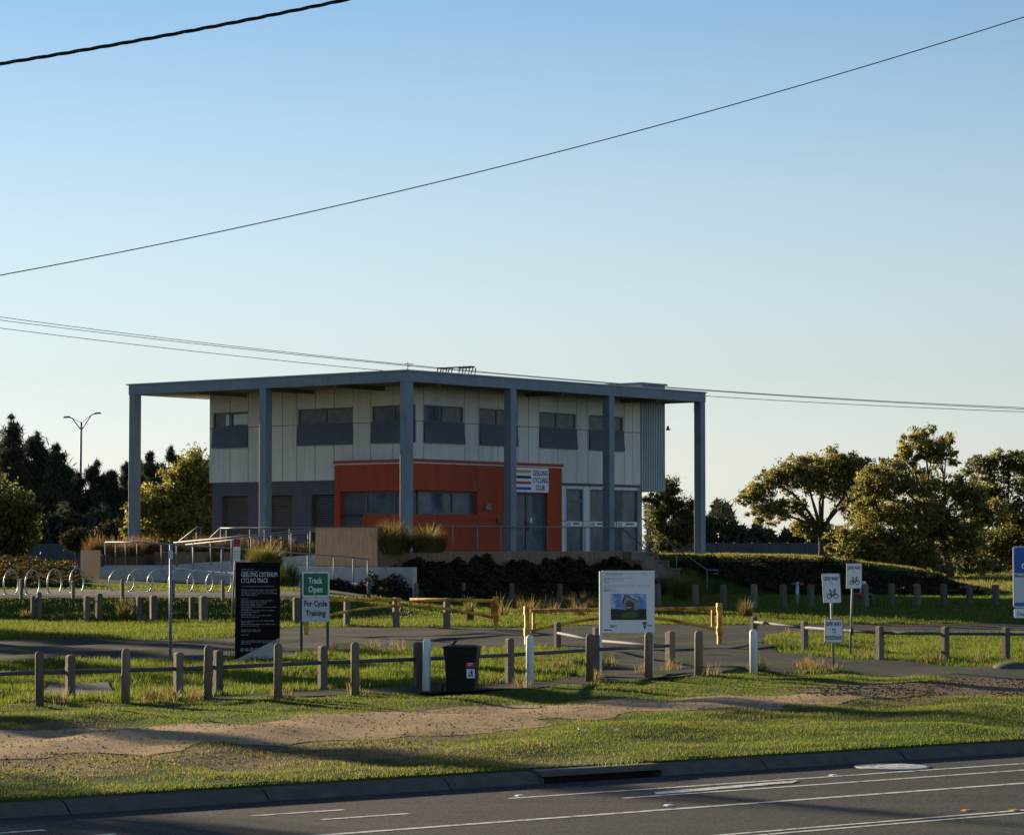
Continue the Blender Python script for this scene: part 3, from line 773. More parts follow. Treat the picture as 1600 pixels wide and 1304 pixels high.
def column(s, t, zb):
    c = .36; s0 = min(max(s - c / 2, .012), S1 - c - .012); t0 = min(max(t - c / 2, .012), T1 - c - .012)
    m2 = MB(); m2.prism(ST, [(s0, t0), (s0 + c, t0), (s0 + c, t0 + c), (s0, t0 + c)], zb, ZF0 - .002)
    m2.build('column', M['steel'], club, bevel=.012)
for s, t, zb in ((0, 0, 1.9), (7.6, 0, 1.9), (15.2, 0, 1.2), (0, 6.5, DZ), (0, 13.05, DZ), (0, 19.8, 2.1)): column(s, t, zb)
# rooftop frames and aerial
mb = MB()
for px0, px1 in ((682, 705), (716, 742)):
    b0, b1 = at(px0, 575, 116), at(px1, 575, 116); zt = b0.z
    mb.tube([Vector((b0.x, b0.y, zt)), Vector((b1.x, b1.y, zt + (.05 if px0 > 700 else .0)))], .035)
    for q in (.12, .5, .88):
        p = b0.lerp(b1, q); mb.tube([Vector((p.x, p.y, ZF1 + .05)), Vector((p.x + .12, p.y, zt))], .025)
        mb.tube([Vector((p.x, p.y, zt)), Vector((p.x - .25, p.y + 1.2, ZF1 + .05))], .025)
p0, p1 = at(690, 575, 116), at(738, 572.5, 116); mb.tube([p0, p1], .03)
mb.build('roof_rack', M['iron'], club)
mb = MB(); p = at(637, 580, 109); mb.tube([p - Vector((0, 0, .1)), p + Vector((0, 0, .36))], .018)
mb.tube([p + Vector((-.12, 0, .3)), p + Vector((.2, .1, .3))], .012); mb.tube([p + Vector((-.05, 0, .2)), p + Vector((.14, .1, .2))], .012)
mb.build('aerial', M['iron'], club)
# club sign on the orange wall
zs0, zs1 = H + 2.30, H + 3.30
xs0, xs1 = t_at(797, SO), t_at(856, SO)
sg = thing('club_sign', 'white club name board with four coloured stripes above the glass double door', 'sign', R_((xs0 + xs1) / 2, zs0, .003))
MB().fbox(R_, xs0, xs1, zs0, zs1, .006, .04).build('board', M['signwhite'], sg)
hh = zs1 - zs0
for i, c in enumerate(('gold', 'ink', 'darkred', 'signblue')):
    y = zs1 - hh * (.10 + .232 * i); MB().fbox(R_, xs0 + .05, xs0 + .53 * (xs1 - xs0), y - hh * .115, y, .04, .043).build('stripe', M[c], sg)
xc = xs0 + .775 * (xs1 - xs0); sw_ = xs1 - xs0
for i, (tx, w) in enumerate((('GEELONG', .40), ('CYCLING', .40), ('CLUB', .235))):
    lettering(tx, R_, xc, zs1 - hh * (.305 + .30 * i), hh * .20, sw_ * w, M['ink'], sg, 'lettering', .02, .044, 'C')

# ------------------------------------------------------------------ deck, ramps, retaining walls, stairs
dk = thing('timber_deck', 'raised deck with brown timber edge boards round the foot of the clubhouse', 'deck', P(6, 6, 1.9))
mb = MB(); mb.prism(ST, [(-.38, -.55), (15.6, -.55), (15.6, 15.15), (-.38, 15.15)], 2.3, DZ - .001)
mb.build('floor', M['deck'], dk)
mb = MB(); t = -2.0
while t < 13.2:
    t2 = min(t + .145, 13.2)
    mb.prism(ST, [(-.46, t + .006), (-.38, t + .006), (-.38, t2 - .006), (-.46, t2 - .006)], 1.75, DZ + .02); t = t2
mb.prism(ST, [(-.375, -2.0), (-.36, -2.0), (-.36, 13.2), (-.375, 13.2)], 1.75, DZ)
mb.build('edge_boards', M['timber_dk'], dk)
mb = MB(); mb.prism(ST, [(-.36, -2.0), (3.0, -2.0), (3.0, -.56), (-.36, -.56)], 1.7, DZ - .05); mb.build('planting_soil', M['dirt'], dk)
stw = thing('deck_stairs', 'timber stairs running down from the right end of the deck', 'stairs', P(-2, 14.2, .8))
n = 10; z0, s0, s1 = .85, -.46, -2.95
mb = MB()
for i in range(n):
    zz = DZ - (i + 1) * (DZ - z0) / n + .0; sa = s0 + (s1 - s0) * i / n; sb = s0 + (s1 - s0) * (i + 1) / n
    mb.prism(ST, [(sb, 13.36), (sa, 13.36), (sa, 15.05), (sb, 15.05)], .4, zz)
mb.build('steps', M['deck'], stw)
for t in (13.24, 15.055):
    mb = MB(); k = 6
    for i in range(k):                 # boards of the cheek wall stepping down
        za = .45 + (DZ - .45) * i / k; zb = .45 + (DZ - .45) * (i + 1) / k
        se = s0 + (s1 - .15 - s0) * min(1, (DZ + .25 - zb) / (DZ - z0))
        mb.prism(ST, [(se, t), (s0, t), (s0, t + .1), (se, t + .1)], za + .006, zb - .004)
    mb.build('cheek_wall', M['timber_dk'], stw)
def rail(name, label, pts, posts, hgt=1.05, m='galv', mid=False, group='galvanised handrails', r=.026, extra=None):
    """pts: floor-level corner points of the top rail; posts: fractions along each leg"""
    up = Vector((0, 0, hgt))
    b = pts[0]; hr = thing(name, label, 'handrail', b, group)
    q = [Vector(p) + up for p in pts]
    if extra: q = q + [Vector(e) for e in extra]
    MB().tube(q, r).build('top_rail', M[m], hr)
    if mid: MB().tube([Vector(p) + up * .85 + Vector((0, 0, 0)) for p in pts], r * .8).build('mid_rail', M[m], hr)
    for leg, fr_ in posts:
        a, c = Vector(pts[leg]), Vector(pts[leg + 1])
        for f in fr_:
            p = a.lerp(c, f); MB().tube([p - Vector((0, 0, .12)), p + up - Vector((0, 0, r * .6))], r * .9).build('post', M[m], hr)
    return hr
dpx = (690, 707.5, 746, 782.5, 817.5, 855, 893, 932, 963)
ta, tb = t_at(690, -.25), t_at(1003, -.25)
ta = max(ta, .3)
tt = [(t_at(p, -.25) - ta) / (tb - ta) for p in (707.5, 746, 782.5, 817.5, 855, 893, 914, 970)]
rail('deck_handrail', 'long level galvanised handrail along the deck edge in front of the orange wall', [P(-.25, ta, DZ), P(-.25, 13.3, DZ)], [(0, [f * (tb - ta) / (13.3 - ta) for f in tt if f * (tb - ta) / (13.3 - ta) <= 1] + [1.0])], 1.0)
for t, lab, sb in ((13.3, 'left sloping handrail of the deck stairs nearest the white notice board', -2.75), (15.1, 'right sloping handrail of the deck stairs ending at the tall grass clump', -3.35)):
    a = P(-.25, t, DZ); zb = .85 if t < 14 else .80
    b = P(sb, t, zb); c = P(sb - .55, t, zb)
    rail('stair_handrail', lab, [a, b, c], [(0, [0.02, .5, 1.0])], 1.0, extra=[c + Vector((0, 0, .85)), P(sb - .3, t, zb + .85)] if t > 14 else None)
# ramp system (left side): concrete walls, two flights, timber block and planter
SL = lambda px, t: s_at(px, t)
rp = thing('access_ramp', 'grey switchback concrete access ramp climbing to the deck from the left', 'ramp', P(6, -2.6, 1.0))
t_out, t_mid, t_in = -3.5, -2.05, -.62
sA, sB = SL(575, t_out), SL(165, t_out)          # lower flight from sA up to the landing at sB
zA, zB, zC = 1.35, 2.02, DZ
def slab(mb, s0, z0, s1, z1, ta, tb, th=.18):
    mb.hexa([P(s0, ta, z0 - th), P(s0, tb, z0 - th), P(s0, tb, z0), P(s0, ta, z0), P(s1, ta, z1 - th), P(s1, tb, z1 - th), P(s1, tb, z1), P(s1, ta, z1)])
sL0 = SL(215, t_out)
mb = MB(); slab(mb, sA, zA, sL0, zB, t_out, t_mid - .002); mb.build('lower_flight', M['concrete'], rp)
mb = MB(); slab(mb, sL0, zB - .002, sB + .1, zB - .002, t_out, t_in - .002); mb.build('landing', M['concrete'], rp)
mb = MB(); slab(mb, sL0 - .002, zB, 1.0, zC - .004, t_mid, t_in - .002); mb.build('upper_flight', M['concrete'], rp)
mb = MB()                                          # outer retaining wall under the lower flight
n = 12
for i in range(n):
    a = sA + (sL0 - sA) * i / n; b = sA + (sL0 - sA) * (i + 1) / n
    za, zb = zA + (zB - zA) * i / n, zA + (zB - zA) * (i + 1) / n
    mb.hexa([P(a, t_out - .16, .3), P(a, t_out - .004, .3), P(a, t_out - .004, za - .06), P(a, t_out - .16, za - .06), P(b, t_out - .16, .3), P(b, t_out - .004, .3), P(b, t_out - .004, zb - .06), P(b, t_out - .16, zb - .06)])
mb.prism(ST, [(sL0, t_out - .16), (sB + .16, t_out - .16), (sB + .16, t_out - .004), (sL0, t_out - .004)], .3, zB - .06)
mb.build('outer_wall', M['concrete'], rp)
mb = MB(); n = 10
for i in range(n):
    a = sL0 + (1.0 - sL0) * i / n; b = sL0 + (1.0 - sL0) * (i + 1) / n
    za, zb = zB + (zC - zB) * i / n - .185, zB + (zC - zB) * (i + 1) / n - .185
    mb.hexa([P(a, t_mid + .01, .4), P(a, t_mid + .15, .4), P(a, t_mid + .15, za), P(a, t_mid + .01, za), P(b, t_mid + .01, .4), P(b, t_mid + .15, .4), P(b, t_mid + .15, zb), P(b, t_mid + .01, zb)])
mb.build('inner_wall', M['concrete'], rp)
mb = MB()
mb.prism(ST, [(SL(492, -2.0), -2.02), (SL(592, -2.0) - .0, -2.02), (SL(592, -2.0), -1.75), (SL(492, -2.0), -1.75)], .6, 2.0); mb.build('cross_wall', M['concrete'], rp)
# concrete low wall continuing right of the block
lw = MB(); lw.prism(ST, [(SL(450, -2.3), -2.45), (SL(649, -2.3), -2.45), (SL(649, -2.3), -2.2), (SL(450, -2.3), -2.2)], .5, 2.0)
tag(lw.build('concrete_wall', M['concrete'], bevel=.02), 'low pale concrete wall below the tan timber block', 'wall')
bl = MB(); sa, sb = SL(494, -2.1), SL(590, -2.1)
s = sb
blk = thing('timber_screen_wall', 'tan vertical-board timber screen block standing between the ramp and the grasses', 'wall', P((sa + sb) / 2, -2.0, 2.0))
while s < sa - .01:
    s2 = min(s + .12, sa); bl.prism(ST, [(s + .005, -2.14), (s2 - .005, -2.14), (s2 - .005, -2.10), (s + .005, -2.10)], 2.02, H + .77); s = s2
bl.build('boards', M['timber'], blk)
mb = MB(); mb.prism(ST, [(sb + .002, -2.098), (sa - .002, -2.098), (sa - .002, -1.80), (sb + .002, -1.80)], 2.0, H + .75); mb.build('core', M['timber_dk'], blk)
mb = MB(); mb.prism(ST, [(sb - .02, -2.16), (sa + .02, -2.16), (sa + .02, -1.78), (sb - .02, -1.78)], H + .772, H + .81); mb.build('capping', M['timber_dk'], blk)
# timber planter at the far left
pl = thing('timber_planter', 'long weathered timber planter full of brown grass behind the ramp landing', 'planter', P(12, -2, 1.2))
sP = SL(165, t_out) + .12; sQ = SL(128, -3.3)
zP = H - .0
def boards(parent, s0, t0, s1, t1, za, zb, m, w=.14, th=.05):
    a, b = P(s0, t0), P(s1, t1); L = (b - a).length; dr = (b - a) / L; nn = Vector((dr.y, -dr.x, 0))
    mb = MB(); x = 0
    while x < L - .01:
        x2 = min(x + w, L); q0, q1 = a + dr * (x + .006), a + dr * (x2 - .006)
        mb.hexa([q0 + Vector((0, 0, za)), q1 + Vector((0, 0, za)), q1 + nn * th + Vector((0, 0, za)), q0 + nn * th + Vector((0, 0, za)), q0 + Vector((0, 0, zb)), q1 + Vector((0, 0, zb)), q1 + nn * th + Vector((0, 0, zb)), q0 + nn * th + Vector((0, 0, zb))])
        x = x2
    return mb.build('boards', m, parent)
boards(pl, sQ, -3.3, sP, t_out - .1, .8, 2.62, M['timber_dk'])
boards(pl, sP, t_in - .02, 6.5, t_in - .02, 1.4, 2.55, M['timber_dk'])
mb = MB(); mb.prism(ST, [(6.5, t_in + .05), (sP, t_in + .05), (sP, t_out - .05), (sQ - .1, -3.2), (sQ - .1, .6), (6.5, .6)], .8, 2.45); mb.build('soil', M['dirt'], pl)
# ramp rails
def fr_px(pxs, a, b, t):
    sa_, sb_ = SL(a, t), SL(b, t); return [(SL(p, t) - sa_) / (sb_ - sa_) for p in pxs]
e = t_out + .06
rail('ramp_handrail', 'lower ramp handrail beside the bike hoops, level at the landing then falling right', [P(SL(165, e), e, zB), P(SL(216, e), e, zB), P(sA + 1.2, e, zA + .12), P(sA, e, zA + .02)],
     [(0, [0, .32, .62, .97]), (1, [.12, .28, .42, .57, .7, .83, .95]), (2, [.35, .95])], .92, mid=False)
e = t_mid - .06
rail('ramp_handrail', 'upper ramp handrail rising to the tan timber block', [P(SL(272, e), e, zB), P(SL(492, e), e, zC - .03)], [(0, [.02, .14, .27, .42, .56, .70, .84, .97])], .9)
e = t_in - .08
rail('ramp_handrail', 'inner ramp handrail behind the brown grasses on the ramp', [P(SL(290, e), e, zB), P(SL(492, e), e, zC - .03)], [(0, [.05, .3, .5, .75, .95])], .82)
rail('deck_handrail', 'level handrail on the deck in front of the charcoal roller doors', [P(SL(345, -.3), -.3, DZ), P(SL(500, -.3), -.3, DZ)], [(0, [0, .06, .3, .45, .7, .9])], .95)
rail('back_handrail', 'short sloping handrail beside the far end of the charcoal wall', [P(SL(276, .4), .4, 1.95), P(SL(308, .4), .4, 2.6), P(SL(314, .4), .4, 2.6)], [(0, [.98]), (1, [1.0])], .95)
rail('back_handrail', 'second short sloping handrail close against the charcoal wall corner', [P(SL(326, .4), .4, 2.1), P(SL(346, .4), .4, 2.6), P(SL(350, .4), .4, 2.6)], [(0, [.98]), (1, [1.0])], .95)

# ------------------------------------------------------------------ roadside furniture
# drain inlet
dr = thing('drain_inlet', 'concrete kerb drain inlet with a dark slot opening and weeds', 'drain', road(7.8, .2, 0))
mb = MB(); R0 = lambda x, y, z: road(z, x, y)
mb.prism(R0, [(-.08, .075), (.75, .10), (.75, .160), (.0, .140), (-.07, .110)], 6.9, 8.7); mb.build('lintel', M['kerb'], dr)
mb = MB(); mb.prism(R0, [(.13, -.13), (.16, -.13), (.16, .074), (.13, .074)], 6.9, 8.7); mb.prism(R0, [(-.09, -.13), (.13, -.13), (.13, -.11), (-.09, -.11)], 6.9, 8.7); mb.build('pit', M['darkvoid'], dr)

for a_ in (6.885, 8.69): mb = MB(); mb.prism(R0, [(-.10, -.05), (.3, -.05), (.3, .09), (.0, .074), (-.08, .06)], a_, a_ + .02); mb.build('pit_side', M['kerb'], dr)

mb = MB(); c = road(11.8, -.80, .001); mb.lathe(c, [(.47, 0), (.47, .010), (.44, .013), (.05, .014)], 28)
for k in range(6): mb.lathe(c + Vector((.25 * math.cos(k), .25 * math.sin(k), .012)), [(.05, 0), (.045, .006)], 8)
tag(mb.build('manhole_cover', M['concrete']), 'round pale manhole cover set in the asphalt beside the kerb', 'manhole')
mk = []
for i, (px, py) in enumerate(((1302, 1211), (1045, 1258), (812, 1243), (1510, 1266), (1585, 1266))):
    d_ = ray(px, py); q = Vector((0, 0, H)) + d_ * ((.0 - H) / d_.z)
    mb = MB(); Fr = frame((q.x, q.y, .001), (RD[0], RD[1], 0), (RN[0], RN[1], 0))
    mb.hexa([Fr(-.05, -.04, 0), Fr(.05, -.04, 0), Fr(.05, .04, 0), Fr(-.05, .04, 0), Fr(-.035, -.025, .014), Fr(.035, -.025, .014), Fr(.035, .025, .014), Fr(-.035, .025, .014)])
    tag(mb.build('pavement_marker', M['signwhite'] if i < 3 else M['gold']), ['white raised marker on the right part of the thin edge line', 'white raised marker just above the long lane line', 'white raised marker where the solid edge line begins', 'left amber raised marker on the double white line', 'right amber raised marker on the double white line'][i], 'road marker', 'raised road markers')
# bollards
def bollard_proto(name, m, r, hgt):
    mb = MB(); mb.lathe((0, 0, 0), [(r, -.15), (r, hgt - r * .9), (r * .93, hgt - r * .55), (r * .72, hgt - r * .22), (r * .38, hgt - .02 * r), (r * .02, hgt)], 14)
    return mb.build(name, m, loc=(0, 0, 0))
def square_proto(name, m, w, hgt):
    mb = MB(); Fr = frame((0, 0, 0), (1, 0, 0))
    mb.prism(Fr, [(-w / 2, -.15), (w / 2, -.15), (w / 2, hgt - .04), (w / 2 - .03, hgt), (-w / 2 + .03, hgt), (-w / 2, hgt - .04)], -w / 2, w / 2)
    return mb.build(name, m, loc=(0, 0, 0), bevel=.008)
used = set()
def put(proto, base, hgt, h0, wpx=None, rz=0.0, tilt=(0, 0), label='', cat='bollard', group=None, w0=None):
    if proto.name in used:
        o = proto.copy(); COL.objects.link(o)
    else:
        o = proto; used.add(proto.name)
    o.location = base; o.rotation_euler = (tilt[0], tilt[1], rz)
    sx = 1.0 if wpx is None else hp(wpx, base[1]) / w0
    o.scale = (sx, sx, hgt / h0)
    return tag(o, label, cat, group)
ORD = ['first', 'second', 'third', 'fourth', 'fifth', 'sixth', 'seventh', 'eighth', 'ninth', 'tenth', 'eleventh', 'twelfth', 'thirteenth', 'fourteenth']
def nth(i, n): return 'leftmost' if i == 0 else ('rightmost' if i == n - 1 else ORD[i] + ' from the left')
pt = bollard_proto('timber_bollard', M['post'], .075, .9)
rr = random.Random(5)
near = [(-76, 1108, 1021), (62, 1103, 1017), (196, 1098, 1013), (324, 1092, 1008), (434, 1092, 1005), (555, 1087, 1003), (921, 1064, 990), (1013, 1060, 987), (1092, 1053, 985)]
nl = ['', 'leftmost weathered round-topped bollard of the near roadside row', 'second round-topped bollard of the near row, left of the plain grey sign post', 'round-topped bollard of the near row between the plain grey sign post and the black board', 'round-topped near bollard overlapping the right edge of the black information board', 'round-topped near bollard alone to the left of the white post beside the bin', 'round-topped near bollard just left of the white project board', 'round-topped near bollard under the right corner of the white project board', 'rightmost round-topped timber bollard of the near row']
for (px, yb, yt), lb in zip(near, nl):
    if not lb: continue
    b = gp(px, yb); put(pt, b, hp(yb - yt, b.y), .9, 13.5, rr.uniform(0, 6), (rr.uniform(-.015, .015), rr.uniform(-.02, .02)), lb, 'bollard', 'near row of timber bollards', .15)
wpt = bollard_proto('white_bollard', M['postwhite'], .075, .9)
for (px, yb, yt), lb in zip([(666, 1080, 997), (828, 1074, 992), (1178, 1052, 983)], ['white painted bollard standing just left of the green bin', 'white painted bollard between the bin and the white project board', 'white painted bollard on the right at the edge of the driveway']):
    b = gp(px, yb); put(wpt, b, hp(yb - yt, b.y), .9, 12.5, rr.uniform(0, 6), (rr.uniform(-.01, .01), rr.uniform(-.012, .012)), lb, 'bollard', 'white bollards', .15)
sq = square_proto('square_bollard', M['post_gr'], .15, .8)
pairs = [(51, 966.5, 931, 6), (61, 967, 925, 7), (135, 968, 931, 8), (154, 966.5, 927, 9), (217, 970, 932, 7), (240, 971, 930, 10), (300, 969, 932, 8), (318, 972, 931, 11)]
pn = ['leftmost', 'second', 'third', 'fourth']
for i, (px, yb, yt, w) in enumerate(pairs):
    b = gp(px, yb); put(sq, b, hp(yb - yt, b.y), .8, w, .5 + rr.uniform(-.1, .1), (0, rr.uniform(-.02, .02)), '%s grey post of the %s pair of bollards on the left grass strip' % ('thinner left' if i % 2 == 0 else 'wider right', pn[i // 2]), 'bollard', 'paired bollards on the left grass', .15)
hb = [(33, 936, 904), (114, 936, 907), (191, 941, 905), (270, 936, 905), (348, 938, 906), (576, 936, 909), (650.5, 938, 910), (724, 938, 910)]
hl = ['leftmost thin bollard standing among the bike hoops', 'thin bollard in front of the fourth bike hoop', 'thin bollard in front of the round bike hoops near the concrete wall', 'thin bollard partly behind the plain grey sign post', 'thin bollard just left of the leaning red and white sign', 'thin bollard right of the track sign in front of the ramp rail', 'thin pale bollard in front of the dark shrub bank below the concrete wall', 'thin pale bollard behind the yellow gates in front of the dark shrubs']
for (px, yb, yt), lb in zip(hb, hl):
    b = gp(px, yb); put(sq, b, hp(yb - yt, b.y), .8, 5, .5, (0, rr.uniform(-.01, .01)), lb, 'bollard', 'thin bollards by the bike parking', .15)
gt = [(463, 976, 933, 9), (541.6, 978, 933, 8.5), (619, 980, 933, 9), (698, 981, 934, 9)]
gl_ = ['dark bollard just left of the track sign beside the yellow gate end', 'bollard behind the left yellow gate just right of the track sign', 'bollard behind the meeting point of the yellow gates', 'bollard behind the middle of the short yellow gate']
for (px, yb, yt, w), lb in zip(gt, gl_):
    b = gp(px, yb); put(sq, b, hp(yb - yt, b.y), .8, w, .4, (0, rr.uniform(-.015, .015)), lb, 'bollard', 'bollards behind the yellow gates', .15)
fb = [(800, 943, 911), (875, 940, 912), (1028, 946, 912), (1087, 945, 913), (1131, 950, 913), (1178, 951, 912), (1224, 949, 913), (1267, 949, 913), (1352, 948, 912), (1393, 946, 911), (1433.5, 946, 912), (1475, 945, 912), (1515, 945, 913), (1556, 946, 913)]
for i, (px, yb, yt) in enumerate(fb):
    b = gp(px, yb); put(sq, b, hp(yb - yt, b.y), .8, 8 if i > 1 else 6, .5 + rr.uniform(-.1, .1), (0, rr.uniform(-.02, .02)), 'grey square bollard, %s in the long far row before the dark bank' % nth(i, len(fb)), 'bollard', 'long far row of bollards', .15)
# low rail fences
def railfence(label, posts, name='post_and_rail_fence', rail_f=.62, hgt=None, rr_=.035, lo=None):
    bs = [gp(px, yb) for px, yb, yt in posts]
    f = thing(name, label, 'fence', bs[0], 'low post and rail fences'); hs = []
    for (px, yb, yt), b in zip(posts, bs):
        hh = hp(yb - yt, b.y); hs.append(hh); w = .068
        Fr = frame(b, (.85, .5, 0))
        MB().prism(Fr, [(-w, -.15), (w, -.15), (w, hh - .03), (w - .03, hh), (-w + .03, hh), (-w, hh - .03)], -w, w).build('post', M['post_gr'], f, bevel=.006)
    for i in range(len(bs) - 1):
        a = bs[i] + Vector((0, 0, hs[i] * rail_f)); c = bs[i + 1] + Vector((0, 0, hs[i + 1] * rail_f))
        dv = (c - a).normalized()
        MB().tube([a + dv * .069, c - dv * .069], rr_).build('rail', M['railpipe'], f)
    return f
railfence('long low timber post and pipe rail fence behind the near bollards', [(-55, 1097, 1027), (109.5, 1093, 1023), (278.6, 1086, 1019), (341, 1085, 1016), (504, 1077, 1009), (653.6, 1073, 1003), (796, 1066, 997), (930, 1055, 990), (1048, 1045, 986)])
railfence('short return fence with two posts in front of the long yellow gate', [(871, 1013, 972), (931.5, 1031, 980), (1046, 1044.5, 987)], rail_f=.6)
railfence('low post and rail fence on the right grass island beside the give way signs', [(1178, 1004, 963), (1257, 1020, 970), (1375, 1030, 978), (1477, 1033, 979), (1572, 1031, 980), (1680, 1033, 981)], rail_f=.80)
# bike hoops
def hoop(px, yb, wpx, hpx_, th, label, group, lean=0):
    b = gp(px, yb); hh = hp(hpx_, b.y); Rr = hh / 1.72
    u = Vector((math.cos(th), math.sin(th), 0)); pts = []
    for i in range(25):
        a_ = math.radians(-46 + 272 * i / 24)
        pts.append(b + u * Rr * math.cos(a_) + Vector((0, 0, hh - Rr + Rr * math.sin(a_))))
    hpn = thing('bike_hoop', label, 'bike rack', b, group)
    MB().tube(pts, .025, 10).build('hoop_tube', M['galv_bright'], hpn)
    for q in (pts[0], pts[-1]):
        MB().lathe((q.x, q.y, b.z), [(.07, -.02), (.07, .012), (.04, .02), (.034, max(.05, q.z - b.z + .02))], 12).build('base_flange', M['galv_bright'], hpn)
for i, (px, yb) in enumerate(((17, 928), (50.5, 928), (85, 926.5), (120, 925))):
    hoop(px, yb, 15, 38, math.radians(70), '%s bike hoop of the four seen nearly edge-on' % nth(i, 4), 'bike hoops on the left')
for i, px in enumerate((190, 219, 250, 283, 313, 342)):
    hoop(px, 923.5 + (px - 190) * .01, 35, 35, math.radians(-8), '%s round hoop before the concrete ramp wall' % nth(i, 6), 'bike hoops before the ramp wall')
# yellow boom gates
def gate(label, x0, y0, t0, x1, y1, t1, hinge, double=False):
    a, b = gp(x0, y0), gp(x1, y1)
    ha, hb_ = hp(y0 - t0, a.y), hp(y1 - t1, b.y)
    g = thing('boom_gate', label, 'gate', a, 'yellow boom gates')
    dv = Vector((b.x - a.x, b.y - a.y, 0)); L = dv.length; dv /= L
    top0, top1 = a + Vector((0, 0, ha * .88)), b + Vector((0, 0, hb_ * .88))
    Fr = frame(a, dv)
    def post(p, hh, m='yellow'):
        w = .055; Fp = frame(p, dv)
        MB().fbox(Fp, -w, w, -.1, hh, -w, w, 0).build('gate_post', M['yellow'], g, bevel=.01)
        MB().fbox(Fp, -w - .015, w + .015, hh * .78, hh * 1.0, -w - .018, w + .015).build('hinge_collar', M['yellow'], g, bevel=.01)
        MB().fbox(Fp, -w - .015, w + .015, hh * .25, hh * .45, -w - .015, w + .015).build('hinge_collar', M['yellow'], g, bevel=.01)
    if 'a' in hinge: post(a, ha, 'galv')
    if 'b' in hinge: post(b, hb_, 'galv')
    MB().tube([top0 + dv * .10, top1 - dv * .10], .048, 10).build('top_rail', M['yellow'], g)
    pts = []
    for i in range(17):
        f = i / 16; k = math.sin(math.pi * f) if hinge == 'ab' else (math.sin(math.pi / 2 * f) if hinge == 'a' else math.cos(math.pi / 2 * f))
        p = a.lerp(b, f); lo, hi = .36, .70; hh = ha + (hb_ - ha) * f
        pts.append(p + dv * (.10 if i == 0 else (-.10 if i == 16 else 0)) + Vector((0, 0, hh * (lo + (hi - lo) * k))))
    MB().tube(pts, .042, 10).build('arched_brace', M['yellow'], g)
    ends = [f for f in ((.03, .97) if hinge == 'ab' else ((.03,) if hinge == 'a' else (.97,)))]
    st_ = [f for f in ([.035, .965] if hinge == 'ab' else [.04, .96])]
    for f in st_:
        p = a.lerp(b, f); hh = ha + (hb_ - ha) * f; k = math.sin(math.pi * f) if hinge == 'ab' else (math.sin(math.pi / 2 * f) if hinge == 'a' else math.cos(math.pi / 2 * f))
        MB().fbox(frame(p, dv), -.035, .035, hh * (.36 + .34 * k), hh * .88, -.03, .03).build('stile', M['yellow'], g)
    return g, a, b
gate('left yellow rusty gate leaf running behind the green track sign', 478, 992, 930, 629, 983, 930, 'a')
g2, a2, b2 = gate('short middle yellow rusty gate leaf meeting the left leaf at a chain', 636, 983, 930, 775, 984, 932, 'b')
gate('long rusty yellow gate across the driveway behind the white project board', 823, 1008, 947, 1124, 1007, 942, 'ab')
cc = a2 + Vector((-.05, -.09, hp(36, a2.y)))
mb = MB(); pts = [cc + Vector((.14 * math.cos(t) , -.02 * math.sin(3 * t), .15 * math.sin(t) - .1)) for t in np.linspace(0, 6.1, 26)]
for i in range(25): mb.tube([pts[i], pts[i + 1]], .022 if i % 2 else .03, 6)
tag(mb.build('lock_chain', M['iron']), 'black chain looped round the meeting ends of the yellow gates', 'chain')

# ------------------------------------------------------------------ signs
def pole(parent, x, y, z0, top, r=.03, m='galv', name='pole'):
    return MB().tube([Vector((x, y, z0 - .1)), Vector(top)], r, 10).build(name, M[m], parent)
# black information board
b0, b1 = gp(368, 1034), gp(437, 1030); Y = b0.y; X0, X1 = at(367, 1000, Y).x, at(437, 1000, Y).x
z0, z1 = b0.z, at(400, 878, Y).z
W, Hh = X1 - X0, z1 - z0
tb = thing('information_board', 'tall black cycling track information board with white text and a slanted white foot', 'sign', (X0 + W / 2, Y, z0))
Fb = frame((X0, Y, z0), (1, .06, 0))
diag0, diag1 = .05 * Hh, .245 * Hh
MB().prism(Fb, [(0, diag0 - .06), (W, diag1), (W, Hh), (0, Hh)], -.16, 0).build('panel', M['black'], tb, bevel=.006)
MB().prism(Fb, [(.0, -.12), (W, -.12), (W, diag1 - .004), (.0, diag0 - .066)], -.14, -.012).build('foot', M['concrete'], tb)
lettering('GEELONG CRITERIUM', Fb, .135 * W, .855 * Hh, .045 * Hh, .80 * W, M['whitetext'], tb, bold=0.0)
lettering('CYCLING TRACK', Fb, .135 * W, .795 * Hh, .045 * Hh, .60 * W, M['whitetext'], tb, bold=0.0)
mb = MB(); mb.prism(Fb, [(.135 * W, .755 * Hh), (.87 * W, .755 * Hh), (.87 * W, .762 * Hh), (.135 * W, .762 * Hh)], .0005, .004)
ys = [(.925, .35), (.905, .5), (.72, 1), (.702, .93), (.684, 1), (.666, .45), (.63, .2), (.612, .9), (.596, .75), (.580, .7), (.564, .6), (.546, .98), (.530, .3), (.514, .93), (.496, .5), (.480, .3), (.464, .88), (.446, .5), (.41, .95), (.394, .3), (.376, .95), (.36, .5), (.32, .55), (.304, .55), (.27, .22), (.21, .99), (.195, .99), (.18, .3)]
for i, (yy, fr_) in enumerate(ys): textlines(mb, Fb, .135 * W, .93 * W, yy * Hh, .0075 * Hh, frac=fr_, seed=i)
mb.build('small_print', M['greytext'], tb)
mb = MB()
for i in range(5):
    cx, cy = (.165 + .105 * i) * W, .125 * Hh; r = .044 * W
    o_ = circ(cx, cy, r, 18); q_ = circ(cx, cy, r * .82, 18)
    mb.add([Fb(x, y, .004) for x, y in o_ + q_], [(k, (k + 1) % 18, 18 + (k + 1) % 18, 18 + k) for k in range(18)])
    mb.prism(Fb, [(cx - r * .45, cy - r * .4), (cx + r * (.3 if i % 2 else .1), cy - r * .4), (cx + r * .35, cy + r * (.1 * i - .1)), (cx, cy + r * .5), (cx - r * .2, cy)], .0005, .004)
